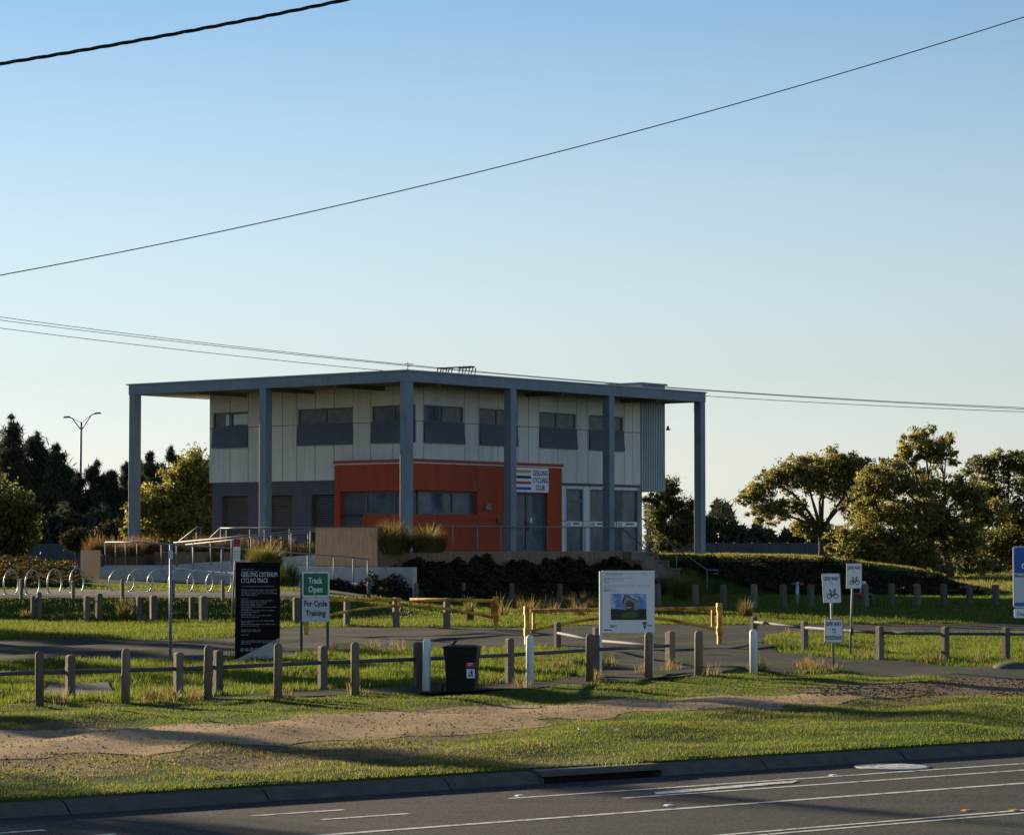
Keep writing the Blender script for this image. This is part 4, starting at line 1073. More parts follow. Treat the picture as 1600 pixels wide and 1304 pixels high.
mb.build('pictograms', M['palegreytext'], tb)
# track open sign
Y = gp(492, 1020).y; zb = gp(492, 1020).z
def at2(px, py): p = at(px, py, Y); return p
q0, q1 = at2(472, 971), at2(515, 893)
sg = thing('track_sign', 'green and white cycle training track sign on two dark posts', 'sign', ((q0.x + q1.x) / 2, Y, zb))
W, Hh = q1.x - q0.x, q1.z - q0.z; Fs = frame((q0.x, Y - .05, q0.z), (1, 0, 0))
for px in (471, 512):
    x = at2(px, 1000).x; MB().fbox(frame((x, Y, zb), (1, 0, 0)), -.03, .03, -.1, q1.z - zb - .05, -.03, .03).build('post', M['signpost'], sg)
yh = .503 * Hh
MB().prism(Fs, rrect(0, W, yh, Hh, .04), -.015, 0).build('upper_plate', M['signwhite'], sg)
MB().prism(Fs, rrect(.035, W - .035, yh + .035, Hh - .035, .02), .0005, .003).build('green_panel', M['green'], sg)
MB().prism(Fs, rrect(0, W, 0, yh - .008, .04), -.015, 0).build('lower_plate', M['signgrey'], sg)
lettering('Track', Fs, W * .49, .77 * Hh, .115 * Hh, .52 * W, M['whitetext'], sg, align='C', bold=.03, z=.006)
lettering('Open', Fs, W * .49, .595 * Hh, .115 * Hh, .52 * W, M['whitetext'], sg, align='C', bold=.03, z=.006)
lettering('For Cycle', Fs, W * .5, .315 * Hh, .105 * Hh, .83 * W, M['ink'], sg, align='C', bold=.03)
lettering('Training', Fs, W * .5, .125 * Hh, .105 * Hh, .72 * W, M['ink'], sg, align='C', bold=.03)
mb = MB()
for y in (Hh - .02, yh, .02): mb.lathe(Fs(W * .5, y, .0), [(.014, 0), (.012, .008)], 8, axis=(0, -1, 0))
mb.build('bolts', M['iron'], sg)
# white project board
bp_ = gp(939, 1050); Y = bp_.y
q0, q1 = at2(941, 988), at2(1023, 891)
pb = thing('project_board', 'white project notice board with a picture of a building on two white posts', 'sign', ((q0.x + q1.x) / 2, Y, bp_.z))
W, Hh = q1.x - q0.x, q1.z - q0.z; Fs = frame((q0.x, Y, q0.z), (1, .05, 0)); PX = W / 830.0   # 830 units wide like the close-up
MB().prism(Fs, [(0, 0), (W, 0), (W, Hh), (0, Hh)], -.05, 0).build('board', M['signwhite'], pb)
MB().fbox(Fs, -.055, -.004, -.02 - (q0.z - bp_.z) - .1, Hh - .015, -.09, -.02).build('post', M['postwhite'], pb)
MB().fbox(Fs, W - .07, W - .02, -(q0.z - bp_.z) - .1, Hh - .03, -.11, -.052).build('post', M['postwhite'], pb)
Vx = lambda x: (x - 212) * PX; Vy = lambda y: Hh - (y - 195) * (Hh / 975.0)
mb = MB()
for i, (y, xa, xb) in enumerate(((243, 530, 1010), (270, 235, 520), (310, 235, 690), (335, 350, 555), (358, 350, 550), (424, 235, 975), (447, 235, 1005), (470, 235, 330), (496, 365, 440), (520, 330, 490), (1090, 1, 1), (1098, 915, 940), (1118, 915, 1000), (1088, 370, 470), (1115, 240, 310))):
    if xb - xa > 5: textlines(mb, Fs, Vx(xa), Vx(xb), Vy(y + 6), 9 * PX, seed=40 + i)
mb.build('small_print', M['palegreytext'], pb)
mb = MB()
for i, (y, xa, xb, hh) in enumerate(((245, 262, 530, 11), (337, 235, 345, 11), (381, 235, 320, 11), (496, 235, 360, 11), (521, 235, 320, 9), (1062, 335, 440, 14), (1078, 335, 400, 12), (1132, 240, 375, 16))):
    textlines(mb, Fs, Vx(xa), Vx(xb), Vy(y + 5), hh * PX, seed=70 + i)
mb.build('bold_print', M['navy'], pb)
pc = MB()
def pq(pts, mi, z): pc.prism(Fs, [(Vx(x), Vy(y)) for x, y in pts], .0005 + z - .0012, .0005 + z, mi)
pq([(348, 558), (912, 558), (912, 815), (348, 815)], 0, .002)
pq([(348, 815), (912, 815), (912, 970), (348, 970)], 2, .002)
pq([(348, 800), (430, 792), (520, 806), (912, 796), (912, 880), (700, 850), (520, 850), (348, 880)], 2, .0034)
pq([(520, 860), (640, 838), (760, 850), (790, 915), (640, 945), (510, 930)], 1, .0046)
pq([(535, 700), (575, 575), (600, 585), (760, 660), (805, 685), (770, 700), (770, 815), (560, 815), (556, 720)], 3, .0046)
pq([(520, 712), (568, 568), (806, 680), (806, 692), (580, 590), (540, 720)], 2, .0058)
pq([(585, 700), (625, 660), (720, 700), (720, 815), (600, 815)], 4, .0058)
pq([(605, 768), (662, 768), (662, 782), (605, 782)], 5, .007)
pc.build('printed_picture', [M['picsky'], M['picgreen'], M['picdark'], M['picgrey'], M['picbrown'], M['signwhite']], pb)
mb = MB()
mb.prism(Fs, [(Vx(845), Vy(1002)), (Vx(922), Vy(1002)), (Vx(884), Vy(1132))], .0005, .004)
mb.build('logo_triangle', M['navy'], pb)
lettering('VIC', Fs, Vx(862), Vy(1062), 26 * PX, 44 * PX, M['whitetext'], pb, z=.006)
lettering('TORIA', Fs, Vx(918), Vy(1074), 30 * PX, 88 * PX, M['navy'], pb, bold=.02)
# give way signs
def bike(mb, Fr, cx, cy, w):
    r = w * .225
    for s in (-1, 1):
        o_ = circ(cx + s * w * .28, cy, r, 18); q_ = circ(cx + s * w * .28, cy, r * .72, 18)
        mb.add([Fr(x, y, .004) for x, y in o_ + q_], [(k, (k + 1) % 18, 18 + (k + 1) % 18, 18 + k) for k in range(18)])
    def bar(x0, y0, x1, y1, t=.055):
        dx, dy = x1 - x0, y1 - y0; L = math.hypot(dx, dy); nx, ny = -dy / L * t * w / 2, dx / L * t * w / 2
        mb.prism(Fr, [(cx + x0 * w + nx, cy + y0 * w + ny), (cx + x0 * w - nx, cy + y0 * w - ny), (cx + x1 * w - nx, cy + y1 * w - ny), (cx + x1 * w + nx, cy + y1 * w + ny)], .0005, .005)
    bar(-.28, 0, -.12, .36); bar(-.12, .36, .20, .36); bar(.28, 0, .18, .50); bar(-.14, .34, -.02, .0); bar(-.02, 0, .20, .36); bar(-.28, 0, -.02, 0)
    bar(-.16, .36, -.19, .48); bar(-.28, .49, -.10, .49, .09); bar(.10, .52, .18, .50, .07); bar(.18, .5, .27, .56, .07); bar(.27, .56, .24, .44, .06)
def plate(parent, Fr, W, Hh, bike_=True):
    MB().prism(Fr, rrect(0, W, 0, Hh, .03), -.012, 0).build('plate', M['signwhite'], parent)
    e = .012
    mb = MB(); o_ = rrect(0.002, W - .002, 0.002, Hh - .002, .03); q_ = rrect(e, W - e, e, Hh - e, .025); n = len(o_)
    mb.add([Fr(x, y, .003) for x, y in o_ + q_], [(k, (k + 1) % n, n + (k + 1) % n, n + k) for k in range(n)]); mb.build('border', M['ink'], parent)
    if bike_:
        lettering('GIVE WAY', Fr, W * .5, .755 * Hh, .12 * Hh, .84 * W, M['ink'], parent, align='C', bold=.03)
        lettering('TO', Fr, W * .5, .62 * Hh, .07 * Hh, .15 * W, M['ink'], parent, align='C')
        mb = MB(); bike(mb, Fr, W * .52, .24 * Hh, W * .66); mb.build('bicycle_symbol', M['ink'], parent)
    else:
        lettering('GIVE WAY', Fr, W * .49, .70 * Hh, .155 * Hh, .84 * W, M['ink'], parent, align='C', bold=.03)
        lettering('TO', Fr, W * .5, .42 * Hh, .17 * Hh, .21 * W, M['ink'], parent, align='C', bold=.03)
        lettering('PEDESTRIANS', Fr, W * .49, .13 * Hh, .16 * Hh, .88 * W, M['ink'], parent, align='C', bold=.022)
b = gp(1303, 1048); Y = b.y
g1 = thing('give_way_sign', 'leaning pole near the driveway carrying a bicycle plate above a pedestrians plate', 'sign', b, 'give way signs')
top = at(1297.5, 900, Y + .04); MB().tube([b - Vector((0, 0, .1)), top], .027, 10).build('pole', M['galv'], g1)
tl = math.radians(-3.2)
q0, q1 = at(1286.5, 942, Y), at(1315, 895, Y)
W, Hh = q1.x - q0.x, q1.z - q0.z - .0
plate(g1, frame((q0.x, Y - .045, q0.z), (math.cos(tl * .4), .05, math.sin(tl * -.15)), (math.sin(tl), 0, math.cos(tl))), W, Hh)
q0, q1 = at(1288, 1003.5, Y), at(1317, 966, Y)
plate(g1, frame((q0.x, Y - .045, q0.z), (1, .05, -.01), (.01, 0, 1)), q1.x - q0.x, q1.z - q0.z, False)
b = gp(1328, 1026); Y = b.y
g2_ = thing('give_way_sign', 'taller rear pole carrying a single give way plate with bicycle symbol', 'sign', b, 'give way signs')
top = at(1333, 884, Y); MB().tube([b - Vector((0, 0, .1)), top], .026, 10).build('pole', M['galv'], g2_)
MB().lathe(b.lerp(top, .28) + Vector((.02, 0, 0)), [(.04, -.08), (.045, 0), (.04, .08)], 8).build('pole_clamp', M['iron'], g2_)
q0, q1 = at(1322, 919.5, Y), at(1346.5, 879.5, Y)
plate(g2_, frame((q0.x, Y - .045, q0.z), (1, .04, .02), (.012, 0, 1)), q1.x - q0.x, q1.z - q0.z)
# bus stop sign cut by the right edge
b = gp(1632, 1085); Y = b.y
bs = thing('bus_stop_sign', 'blue and white bus stop sign cut off by the right edge of the picture', 'sign', b)
MB().tube([b - Vector((0, 0, .1)), at(1632, 850, Y)], .03, 10).build('pole', M['galv'], bs)
q0, q1 = at(1582.5, 949, Y), at(1680, 853, Y); W, Hh = q1.x - q0.x, q1.z - q0.z; Fs = frame((q0.x, Y - .05, q0.z), (1, 0, 0))
MB().prism(Fs, rrect(0, W, 0, Hh, .05), -.012, 0).build('plate', M['signgrey'], bs)
MB().prism(Fs, rrect(.022, W - .022, .56 * Hh, Hh - .022, .03), .0005, .003).build('blue_panel', M['blue'], bs)
MB().prism(Fs, [(.022, .025 * Hh), (W - .022, .025 * Hh), (W - .022, .085 * Hh), (.022, .085 * Hh)], .0005, .003).build('blue_strip', M['blue'], bs)
mb = MB(); mb.prism(Fs, rrect(.15, .75, .64 * Hh, .72 * Hh, .02), .003, .006); mb.build('bus_symbol', M['signwhite'], bs)
mb = MB(); mb.prism(Fs, rrect(.175, .30, .655 * Hh, .705 * Hh, .01), .006, .008); mb.prism(Fs, rrect(.32, .5, .655 * Hh, .705 * Hh, .01), .006, .008); mb.build('bus_window', M['blue'], bs)
lettering('Black S', Fs, .03, .50 * Hh, .035 * Hh, .26, M['ink'], bs, bold=.02)
q0, q1 = at(1584, 965, Y), at(1680, 942 + 8.5, Y); Fs = frame((q0.x, Y - .05, q0.z), (1, 0, 0)); q1 = at(1680, 950.2, Y)
MB().prism(Fs, rrect(0, q1.x - q0.x, 0, q1.z - q0.z, .03), -.012, 0).build('lower_plate', M['signwhite'], bs)
lettering('City o', Fs, .05, .045, .055, .20, M['ink'], bs, bold=.01)
# plain grey post with a small plate
b = gp(266, 1029.5); Y = b.y
sp = thing('grey_sign_post', 'plain grey steel post with a tiny plate near its top, standing on the left grass', 'post', b)
MB().tube([b - Vector((0, 0, .1)), at(267, 850, Y)], .035, 10).build('pole', M['steel'], sp)
q = at(267, 864, Y); MB().fbox(frame((q.x, Y - .05, q.z), (1, 0, 0)), -.05, .05, -.12, .07, -.01, .01).build('small_plate', M['signgrey'], sp)
# leaning red and white sign
b = gp(362, 971); Y = b.y
rs = thing('leaning_sign', 'leaning thin post with a red and white notice behind the black board', 'sign', b)
MB().tube([b - Vector((0, 0, .1)), at(369, 842, Y)], .028, 10).build('pole', M['galv'], rs)
q0, q1 = at(364, 876, Y), at(375.5, 841, Y); W, Hh = q1.x - q0.x, q1.z - q0.z; Fs = frame((q0.x, Y - .04, q0.z), (1, 0, 0), (.02, 0, 1))
MB().prism(Fs, [(0, 0), (W, 0), (W, Hh), (0, Hh)], -.01, 0).build('plate', M['signwhite'], rs)
mb = MB(); mb.prism(Fs, [(.01, .64 * Hh), (W - .01, .64 * Hh), (W - .01, Hh - .01), (.01, Hh - .01)], .0005, .003); mb.build('red_panel', M['red'], rs)
mb = MB()
for i in range(6): textlines(mb, Fs, .02, W - .02, (.1 + .07 * i) * Hh, .018 * Hh, seed=90 + i)
mb.build('small_print', M['greytext'], rs)
# wheelie bin
b = gp(722, 1082.5); Y = b.y; k = Y / F
bn = thing('wheelie_bin', 'dark green wheelie bin with a white sticker beside a white bollard', 'bin', b)
Fs = frame(b, (1, -.12, 0)); zt = hp(70, Y)
w0, w1 = 45 * k / 2, 51 * k / 2; dp0, dp1 = .22, .27
def ring(w, d_, z): return [Fs(x, z, y) for x, y in rrect(-w, w, -d_, d_, .05, 3)]
mb = MB(); rs_ = [ring(w0, dp0, .02), ring(w0 + (w1 - w0) * .85, dp0 + (dp1 - dp0) * .85, zt * .84), ring(w1 + .01, dp1 + .01, zt * .845), ring(w1 + .015, dp1 + .015, zt)]
n = len(rs_[0]); vs = [p for r_ in rs_ for p in r_]; fs = []
for i in range(3):
    for j in range(n): fs.append((i * n + j, (i + 1) * n + j, (i + 1) * n + (j + 1) % n, i * n + (j + 1) % n))
fs.append(tuple(range(n))); fs.append(tuple(range(3 * n, 4 * n))[::-1]); mb.add(vs, fs)
mb.build('body', M['binplastic'], bn)
mb = MB(); l0 = ring(w1 + .035, dp1 + .03, zt + .002); l1 = ring(w1 + .03, dp1 + .025, zt + .035); l2 = ring(w1 * .8, dp1 * .7, zt + .06); l3 = ring(w1 * .6, dp1 * .5, zt + .062)
vs = l0 + l1 + l2 + l3; fs = []
for i in range(3):
    for j in range(n): fs.append((i * n + j, (i + 1) * n + j, (i + 1) * n + (j + 1) % n, i * n + (j + 1) % n))
fs.append(tuple(range(n))); fs.append(tuple(range(3 * n, 4 * n))[::-1]); mb.add(vs, fs); mb.build('lid', M['binplastic'], bn, bevel=.006)
MB().tube([Fs(-w1 * .6, zt + .05, -.1), Fs(-w1 * .38, zt + .13, -.1)], .012).tube([Fs(-w1 * .6, zt + .05, .12), Fs(-w1 * .38, zt + .13, .12)], .012).tube([Fs(-w1 * .38, zt + .13, -.1), Fs(-w1 * .38, zt + .13, .12)], .012).build('handle', M['rubber'], bn)
for zz in (.16, -.2):
    c = Fs(-w0 + .0, .095, zz); MB().lathe(c, [(.095, -.03), (.1, -.02), (.1, .02), (.095, .03)], 18, axis=tuple(Fs(0, 0, 1) - Fs(0, 0, 0))).build('wheel', M['rubber'], bn)
sx, sy = 20 * k, hp(36, Y)
dpt = dp0 + (dp1 - dp0) * .5 + .016; sl_ = (dp1 - dp0) / zt
Fk = frame(Fs(10 * k, hp(24.5, Y), dpt - .012), Fs(1, 0, 0) - Fs(0, 0, 0), Fs(0, 1, sl_) - Fs(0, 0, 0))
MB().prism(Fk, rrect(0, 13 * k, 0, 14.5 * k, .008), .0, .004).build('sticker', M['signwhite'], bn)
mb = MB(); cx = 6.8 * k
mb.prism(Fk, circ(cx + 1.2 * k, 12 * k, 1.1 * k, 10), .004, .006); mb.prism(Fk, [(cx - .5 * k, 10.8 * k), (cx + 2.4 * k, 10.8 * k), (cx + 2.6 * k, 6 * k), (cx + 3 * k, 2.5 * k), (cx + 1.8 * k, 2.5 * k), (cx + 1.2 * k, 6 * k), (cx + .3 * k, 2.5 * k), (cx - .9 * k, 2.5 * k), (cx + .2 * k, 6.5 * k)], .004, .006)
mb.prism(Fk, [(cx - .3 * k, 10.5 * k), (cx - 2.6 * k, 7.8 * k), (cx - 2 * k, 7.2 * k), (cx + .3 * k, 9.4 * k)], .004, .0055); mb.prism(Fk, [(cx - 3.8 * k, 6 * k), (cx - 1.5 * k, 6 * k), (cx - 1.8 * k, 2.5 * k), (cx - 3.5 * k, 2.5 * k)], .004, .006)
mb.build('figure_symbol', M['navy'], bn)
MB().prism(Fk, rrect(-1 * k, 14 * k, 16.5 * k, 24.5 * k, .01), .0, .004).build('red_label', M['darkred'], bn)
mb = MB()
for i, (y, f) in enumerate(((22, 1), (19.5, .6))): textlines(mb, Fk, 2.5 * k, 11.5 * k, y * k, 1.4 * k, .006, frac=f, seed=i)
mb.build('label_print', M['whitetext'], bn)
# water riser, valve set, litter, pit cover, concrete lump
b = gp(1246, 945); Y = b.y
ws = thing('water_standpipe', 'pale blue standpipe with red outlet caps before the dark mound', 'standpipe', b)
zt = hp(36, Y)
MB().tube([b, b + Vector((0, 0, zt))], .06, 12).build('pipe', M['corr'], ws)
for s in (-1, 1): MB().tube([b + Vector((s * .05, 0, zt - .08)), b + Vector((s * .20, -.03, zt - .06))], .045, 10).build('outlet_cap', M['darkred'], ws)
b = gp(1346, 948); Y = b.y
vv = thing('valve_assembly', 'low dark pipe valve assembly with a red body behind the give way signs', 'valve', b)
k = Y / F
MB().tube([b + Vector((-16 * k, 0, -.05)), b + Vector((-16 * k, 0, .40)), b + Vector((-13 * k, 0, .45)), b + Vector((14 * k, 0, .45)), b + Vector((17 * k, 0, .40)), b + Vector((17 * k, 0, -.05))], .07, 10).build('pipework', M['iron'], vv)
MB().lathe(b + Vector((0, -.02, .33)), [(.06, 0), (.10, .04), (.10, .16), (.06, .2)], 14).build('valve_body', M['darkred'], vv)
MB().fbox(frame(b + Vector((3 * k, .1, .5)), (1, 0, 0)), -.11, .11, 0, .42, -.05, .05).build('valve_box', M['signgrey'], vv, bevel=.01)
for i, ((px, py), lb) in enumerate(zip(((905, 1146), (915, 1148), (964, 1146)), ('left crumpled white litter scrap on the verge', 'middle crumpled white litter scrap on the verge', 'right lone white litter scrap on the verge'))):
    b = gp(px, py); mb = MB(); rn = random.Random(i); pts = []
    for q in range(9): pts.append(b + Vector((rn.uniform(-.045, .045), rn.uniform(-.04, .04), .05 + rn.uniform(-.01, .035))))
    for q in range(7): mb.add([pts[q], pts[q + 1], pts[(q + 4) % 9]], [(0, 1, 2)])
    tag(mb.build('litter', M['litter']), lb, 'litter', 'white litter scraps')
b = gp(1582, 1042); mb = MB(); mb.lathe(b, [(.42, -.05), (.40, .03), (.30, .08), (.14, .11), (.02, .12)], 20)
tag(mb.build('concrete_lump', M['kerb']), 'low pale rounded concrete lump at the right edge of the driveway', 'concrete')
drape('pit_cover', SLAB, M['kerb'], .02, .5, 0, None)
tag(bpy.data.objects['pit_cover'], 'flat grey concrete pit cover in the grass behind the left bollards', 'pit cover')

# ------------------------------------------------------------------ street lamp, wires, bird, barrier
Y = 205.0; b = gp(124, 838); b = Vector((at(124, 840, Y).x, Y, h(at(124, 840, Y).x, Y)))
sl2 = thing('street_lamp', 'tall grey double-armed street lamp rising above the dark pines', 'street lamp', b)
tp = at(127, 659, Y)
MB().tube([b, b.lerp(tp, .6), tp], [.13, .10, .075], 10).build('pole', M['galv'], sl2)
for pts, hd in ((((127, 672), (118, 660), (113, 653.5), (107, 651.5)), (104.5, 651.5)), (((127, 672), (136, 658), (143, 648), (149, 646)), (152.5, 645.5))):
    MB().tube([at(x, y, Y) for x, y in pts], .04, 6).build('arm', M['galv'], sl2)
    c = at(hd[0], hd[1], Y); s = 1 if hd[0] > 120 else -1
    MB().hexa([c + Vector((-.28, -.15, -.07)), c + Vector((.28, -.15, -.03)), c + Vector((.28, .15, -.03)), c + Vector((-.28, .15, -.07)), c + Vector((-.2, -.1, .05)), c + Vector((.2, -.1, .08)), c + Vector((.2, .1, .08)), c + Vector((-.2, .1, .05))]).build('lamp_head', M['iron'], sl2, bevel=.02)
    MB().tube([at(127, 660, Y), at(pts[2][0], pts[2][1], Y)], .02, 5).build('stay', M['galv'], sl2)
def wire(label, fn, Y0, Y1, r, xs=(-900, 2500), n=60, twist=False):
    pts = []
    for i in range(n + 1):
        f = i / n; px = xs[0] + (xs[1] - xs[0]) * f; pts.append(at(px, fn(px), Y0 + (Y1 - Y0) * f))
    mb = MB()
    if twist:
        L = 0; fine = []
        for i in range(n):
            for q in range(14): fine.append(pts[i].lerp(pts[i + 1], q / 14))
        for k_ in range(3):
            out = []; L = 0
            for i, p in enumerate(fine):
                if i: L += (p - fine[i - 1]).length
                a_ = L * 2 * math.pi / .55 + k_ * 2.094
                out.append(p + Vector((0, math.cos(a_), math.sin(a_))) * r * .8)
            mb.tube(out, r * .62, 5)
    else: mb.tube(pts, r, 6)
    return tag(mb.build('overhead_cable', M['cable']), label, 'cable', 'overhead cables')
wire('thick twisted black overhead cable crossing the top left corner', lambda x: 100 - .1852 * x + (x * (540 - x)) * 5.0e-5, 24, 24, .0125, (-700, 1100), 40, True)
wire('single thin overhead cable sweeping from the left edge up to the top right', lambda x: 430 - .1836 * x - 4.27e-5 * x * x, 40, 40, .0075)
q3 = lambda pts: np.polyfit([p[0] for p in pts], [p[1] for p in pts], 2)
for lb, pl_ in (('uppermost of three thin cables passing behind the clubhouse roof', [(0, 495), (636, 570), (1230, 617), (1600, 637)]), ('middle of three thin cables passing behind the clubhouse roof', [(0, 500), (530, 561), (1230, 618.5), (1600, 639)]), ('lowest of three thin cables dipping behind the clubhouse roof', [(0, 513), (618, 579), (1120, 621.5), (1600, 642.5)])):
    c = q3(pl_); wire(lb, lambda x, c=c: c[0] * x * x + c[1] * x + c[2], 165, 165, .017, (-1500, 3200))
# bird
c = at(1044, 671, 90)
bd = MB(); bd.lathe(c - Vector((.09, 0, 0)), [(.004, 0), (.022, .03), (.03, .08), (.022, .13), (.018, .16), (.004, .19)], 8, axis=(1, .2, .05))
for s in (-1, 1):
    w_ = [c + Vector((.03, 0, .01)), c + Vector((-.05, 0, .01)), c + Vector((-.04, s * .10 + .0, .10)), c + Vector((-.02, s * .17, .06)), c + Vector((.02, s * .10, .11))]
    bd.add(w_ + [p + Vector((0, 0, .008)) for p in w_], [(0, 1, 2, 4), (4, 2, 3), (8 + 1, 7, 6, 5), (8, 7, 9)])
bd.add([c + Vector((-.08, -.02, 0)), c + Vector((-.08, .02, 0)), c + Vector((-.15, .03, .01)), c + Vector((-.15, -.03, .01))], [(0, 1, 2, 3)])
tag(bd.build('bird', M['ink']), 'tiny dark bird flying right of the corrugated shaft', 'bird')
# far dark barrier
def barrier(label, x0, y0, x1, y1, Y0, Y1, n):
    f = thing('noise_barrier', label, 'fence', at(x0, 860, Y0)); 
    for i in range(n):
        fa, fb_ = i / n, (i + 1) / n
        a0, a1 = at(x0 + (x1 - x0) * fa, y0, Y0 + (Y1 - Y0) * fa), at(x0 + (x1 - x0) * fb_, y0, Y0 + (Y1 - Y0) * fb_)
        zt = a0.z + (a1.z - a0.z) * .5; dv = (a1 - a0); dv.z = 0; L = dv.length; Fr = frame((a0.x, a0.y, 0), dv)
        MB().fbox(Fr, .03, L - .03, .6, zt, -.05, .05).build('panel', M['farwall'], f)
        MB().fbox(Fr, -.08, .08, .6, zt + .03, -.09, .09).build('post', M['farwall'], f)
    return f
barrier('long dark blue-grey barrier behind the right trees', 1010, 848, 1620, 850, 175, 190, 22)
barrier('dark low barrier under the pines at the far left', -60, 849, 330, 851, 170, 175, 14)

# ------------------------------------------------------------------ vegetation
def unit(n, g):
    v = g.normal(size=(n, 3)); return v / np.linalg.norm(v, axis=1, keepdims=True)
def leaves(C, L, Wd, dirs, g, jl=.55):
    """diamond leaves at centres C along dirs"""
    n = len(C); side = np.cross(dirs, unit(n, g)); side /= np.linalg.norm(side, axis=1, keepdims=True) + 1e-9
    l = L * g.uniform(1 - jl, 1 + jl, (n, 1)); w = Wd * g.uniform(1 - jl, 1 + jl, (n, 1))
    V = np.stack([C - dirs * l / 2, C + side * w / 2, C + dirs * l / 2, C - side * w / 2], 1)
    return V.reshape(-1, 3)
def pick(pal, n, g, jit=.25):
    p = np.array(pal)[g.integers(0, len(pal), n)]
    return np.clip(p * g.uniform(1 - jit, 1 + jit, (n, 1)), 0, 1)
GUM = [(.165, .160, .040), (.20, .175, .048), (.120, .130, .034), (.25, .20, .065), (.13, .11, .036)]
GUMDK = [(.075, .078, .028), (.095, .090, .034), (.055, .060, .024)]
CAS = [(.046, .060, .038), (.060, .071, .045), (.075, .078, .047)]
def tree(name, label, px, Y, blobs, n, pal, L=.30, Wd=.10, nclump=170, group=None, cat='tree', trunk_r=.18, fork=.35, m='leaf', droop=.5, seed=1, lean=0.0, pyb=None, spread=.2, shell=.5, depth=.85, twigs=5, grow=1.0):
    g = np.random.default_rng(seed); rn = random.Random(seed)
    bx = at(px, 860, Y).x; b = Vector((bx, Y, h(bx, Y)))
    root = thing(name, label, cat, b, group)
    Bs = []
    for q in blobs:
        c = at(q[0], q[1], Y); rx, rz = q[2] * Y / F * grow, q[3] * Y / F * grow
        dy = q[4] if len(q) > 4 else rn.uniform(-.5, .5) * rx
        Bs.append((np.array((c.x, c.y + dy, c.z)), np.array((rx, rx * depth, rz))))
    topz = max(c[2] for c, r in Bs)
    fk = b + Vector((lean, 0, (topz - b.z) * fork))
    mb = MB()
    mid = b.lerp(fk, .5) + Vector((rn.uniform(-.1, .1), 0, 0))
    mb.tube([b - Vector((0, 0, .2)), b + Vector((0, 0, .25)), mid, fk], [trunk_r * 1.5, trunk_r * 1.1, trunk_r * .9, trunk_r * .75], 9)
    for c, r in Bs:
        e = Vector(c); m1 = fk.lerp(e, .5) + Vector((rn.uniform(-.25, .25), rn.uniform(-.3, .3), rn.uniform(.0, .4)))
        mb.tube([fk - Vector((0, 0, .1)), fk.lerp(m1, .5) + Vector((0, 0, .05)), m1, e], [trunk_r * .6, trunk_r * .45, trunk_r * .32, trunk_r * .14], 6)
        for k in range(twigs):
            d_ = Vector(unit(1, g)[0]); d_.z = abs(d_.z) * .6
            t_ = e + Vector((d_.x * r[0] * .8, d_.y * r[1] * .8, d_.z * r[2] * .8)); s_ = m1.lerp(e, rn.uniform(.1, .9))
            mb.tube([s_, s_.lerp(t_, .5) + Vector((0, 0, .12)), t_], [trunk_r * .18, trunk_r * .11, .012], 5)
    mb.build('trunk', M['bark'], root)
    vol = np.array([r[0] * r[2] for c, r in Bs]); vol /= vol.sum()
    Cs, Co = [], []
    for (c, r), v in zip(Bs, vol):
        k = max(4, int(nclump * v)); u = unit(k, g) * (g.uniform(0, 1, (k, 1)) ** shell)
        cc = c + u * r; rad = spread * np.sqrt(r[0] * r[2]) * g.uniform(.6, 1.5, k)
        per = max(8, int(n * v / k))
        p = np.repeat(cc, per, 0) + g.normal(size=(k * per, 3)) * np.repeat(rad, per)[:, None] * np.array([1, 1, .7])
        Cs.append(p); Co.append(np.clip(pick(pal, len(p), g, .5) * np.repeat(g.uniform(.75, 1.25, k), per)[:, None], 0, 1))
    P_ = np.concatenate(Cs); CC = np.concatenate(Co)
    keep = P_[:, 2] > b.z + .1; P_, CC = P_[keep], CC[keep]
    dirs = unit(len(P_), g) + np.array([0, 0, -droop]); dirs /= np.linalg.norm(dirs, axis=1, keepdims=True)
    np_mesh('crown', leaves(P_, L, Wd, dirs, g), 4, M[m], CC, root)
    return root
def casuarina(label, px, ytop, wpx, Y, seed, n=5200, group='dark pines on the left', ybase=845, nm='casuarina_tree'):
    rn = random.Random(seed); bl = []; hh = ybase - ytop; k = 9
    k = 15
    for i in range(k):
        f = i / (k - 1); w = 1.65 * wpx * (1 - f) ** .7 * (.75 + .5 * rn.random()) + 3.5
        bl.append((px + rn.uniform(-.45, .45) * w, ybase - 8 - (hh - 10) * f + rn.uniform(-4, 4), w * rn.uniform(.35, .62), hh / k * rn.uniform(.8, 1.5)))
    return tree(nm, label, px, Y, bl, n, CAS, .55, .06, 190, group, 'tree', .16, .5, 'needle', -.9, seed, spread=.34, shell=.65, twigs=3)
cl = [('leftmost tall dark pine at the picture edge', -14, 672, 50, 192), ('tallest dark pine of the left wood, pointed top near the edge', 19, 657, 40, 186), ('dark pine with a double top right of the tallest one', 58, 676, 40, 190), ('dark pine just left of the street lamp', 90, 699, 34, 184), ('low dark pine behind the foot of the street lamp', 122, 742, 30, 190), ('dark pine just right of the street lamp', 150, 718, 30, 188), ('small dark pine between the lamp and the left canopy column', 174, 736, 26, 186), ('dark pine just left of the left canopy column', 196, 722, 26, 192), ('dark pine half hidden by the left canopy column', 214, 710, 26, 190), ('slender dark pine right of the left canopy column', 236, 707, 24, 188), ('dark pine behind the golden gum beside the charcoal wall', 268, 703, 34, 192), ('dark pine nearest the clubhouse wall behind the golden gum', 300, 712, 30, 196), ('lower dark pine filling the gap between the tallest pine and the double topped one', 38, 700, 34, 198), ('lower dark pine filling the gap left of the street lamp pole', 108, 735, 32, 199), ('lower dark pine filling the gap right of the street lamp', 164, 745, 30, 199), ('lower dark pine in the gap behind the slender pine by the column', 252, 728, 32, 200)]
prot = []
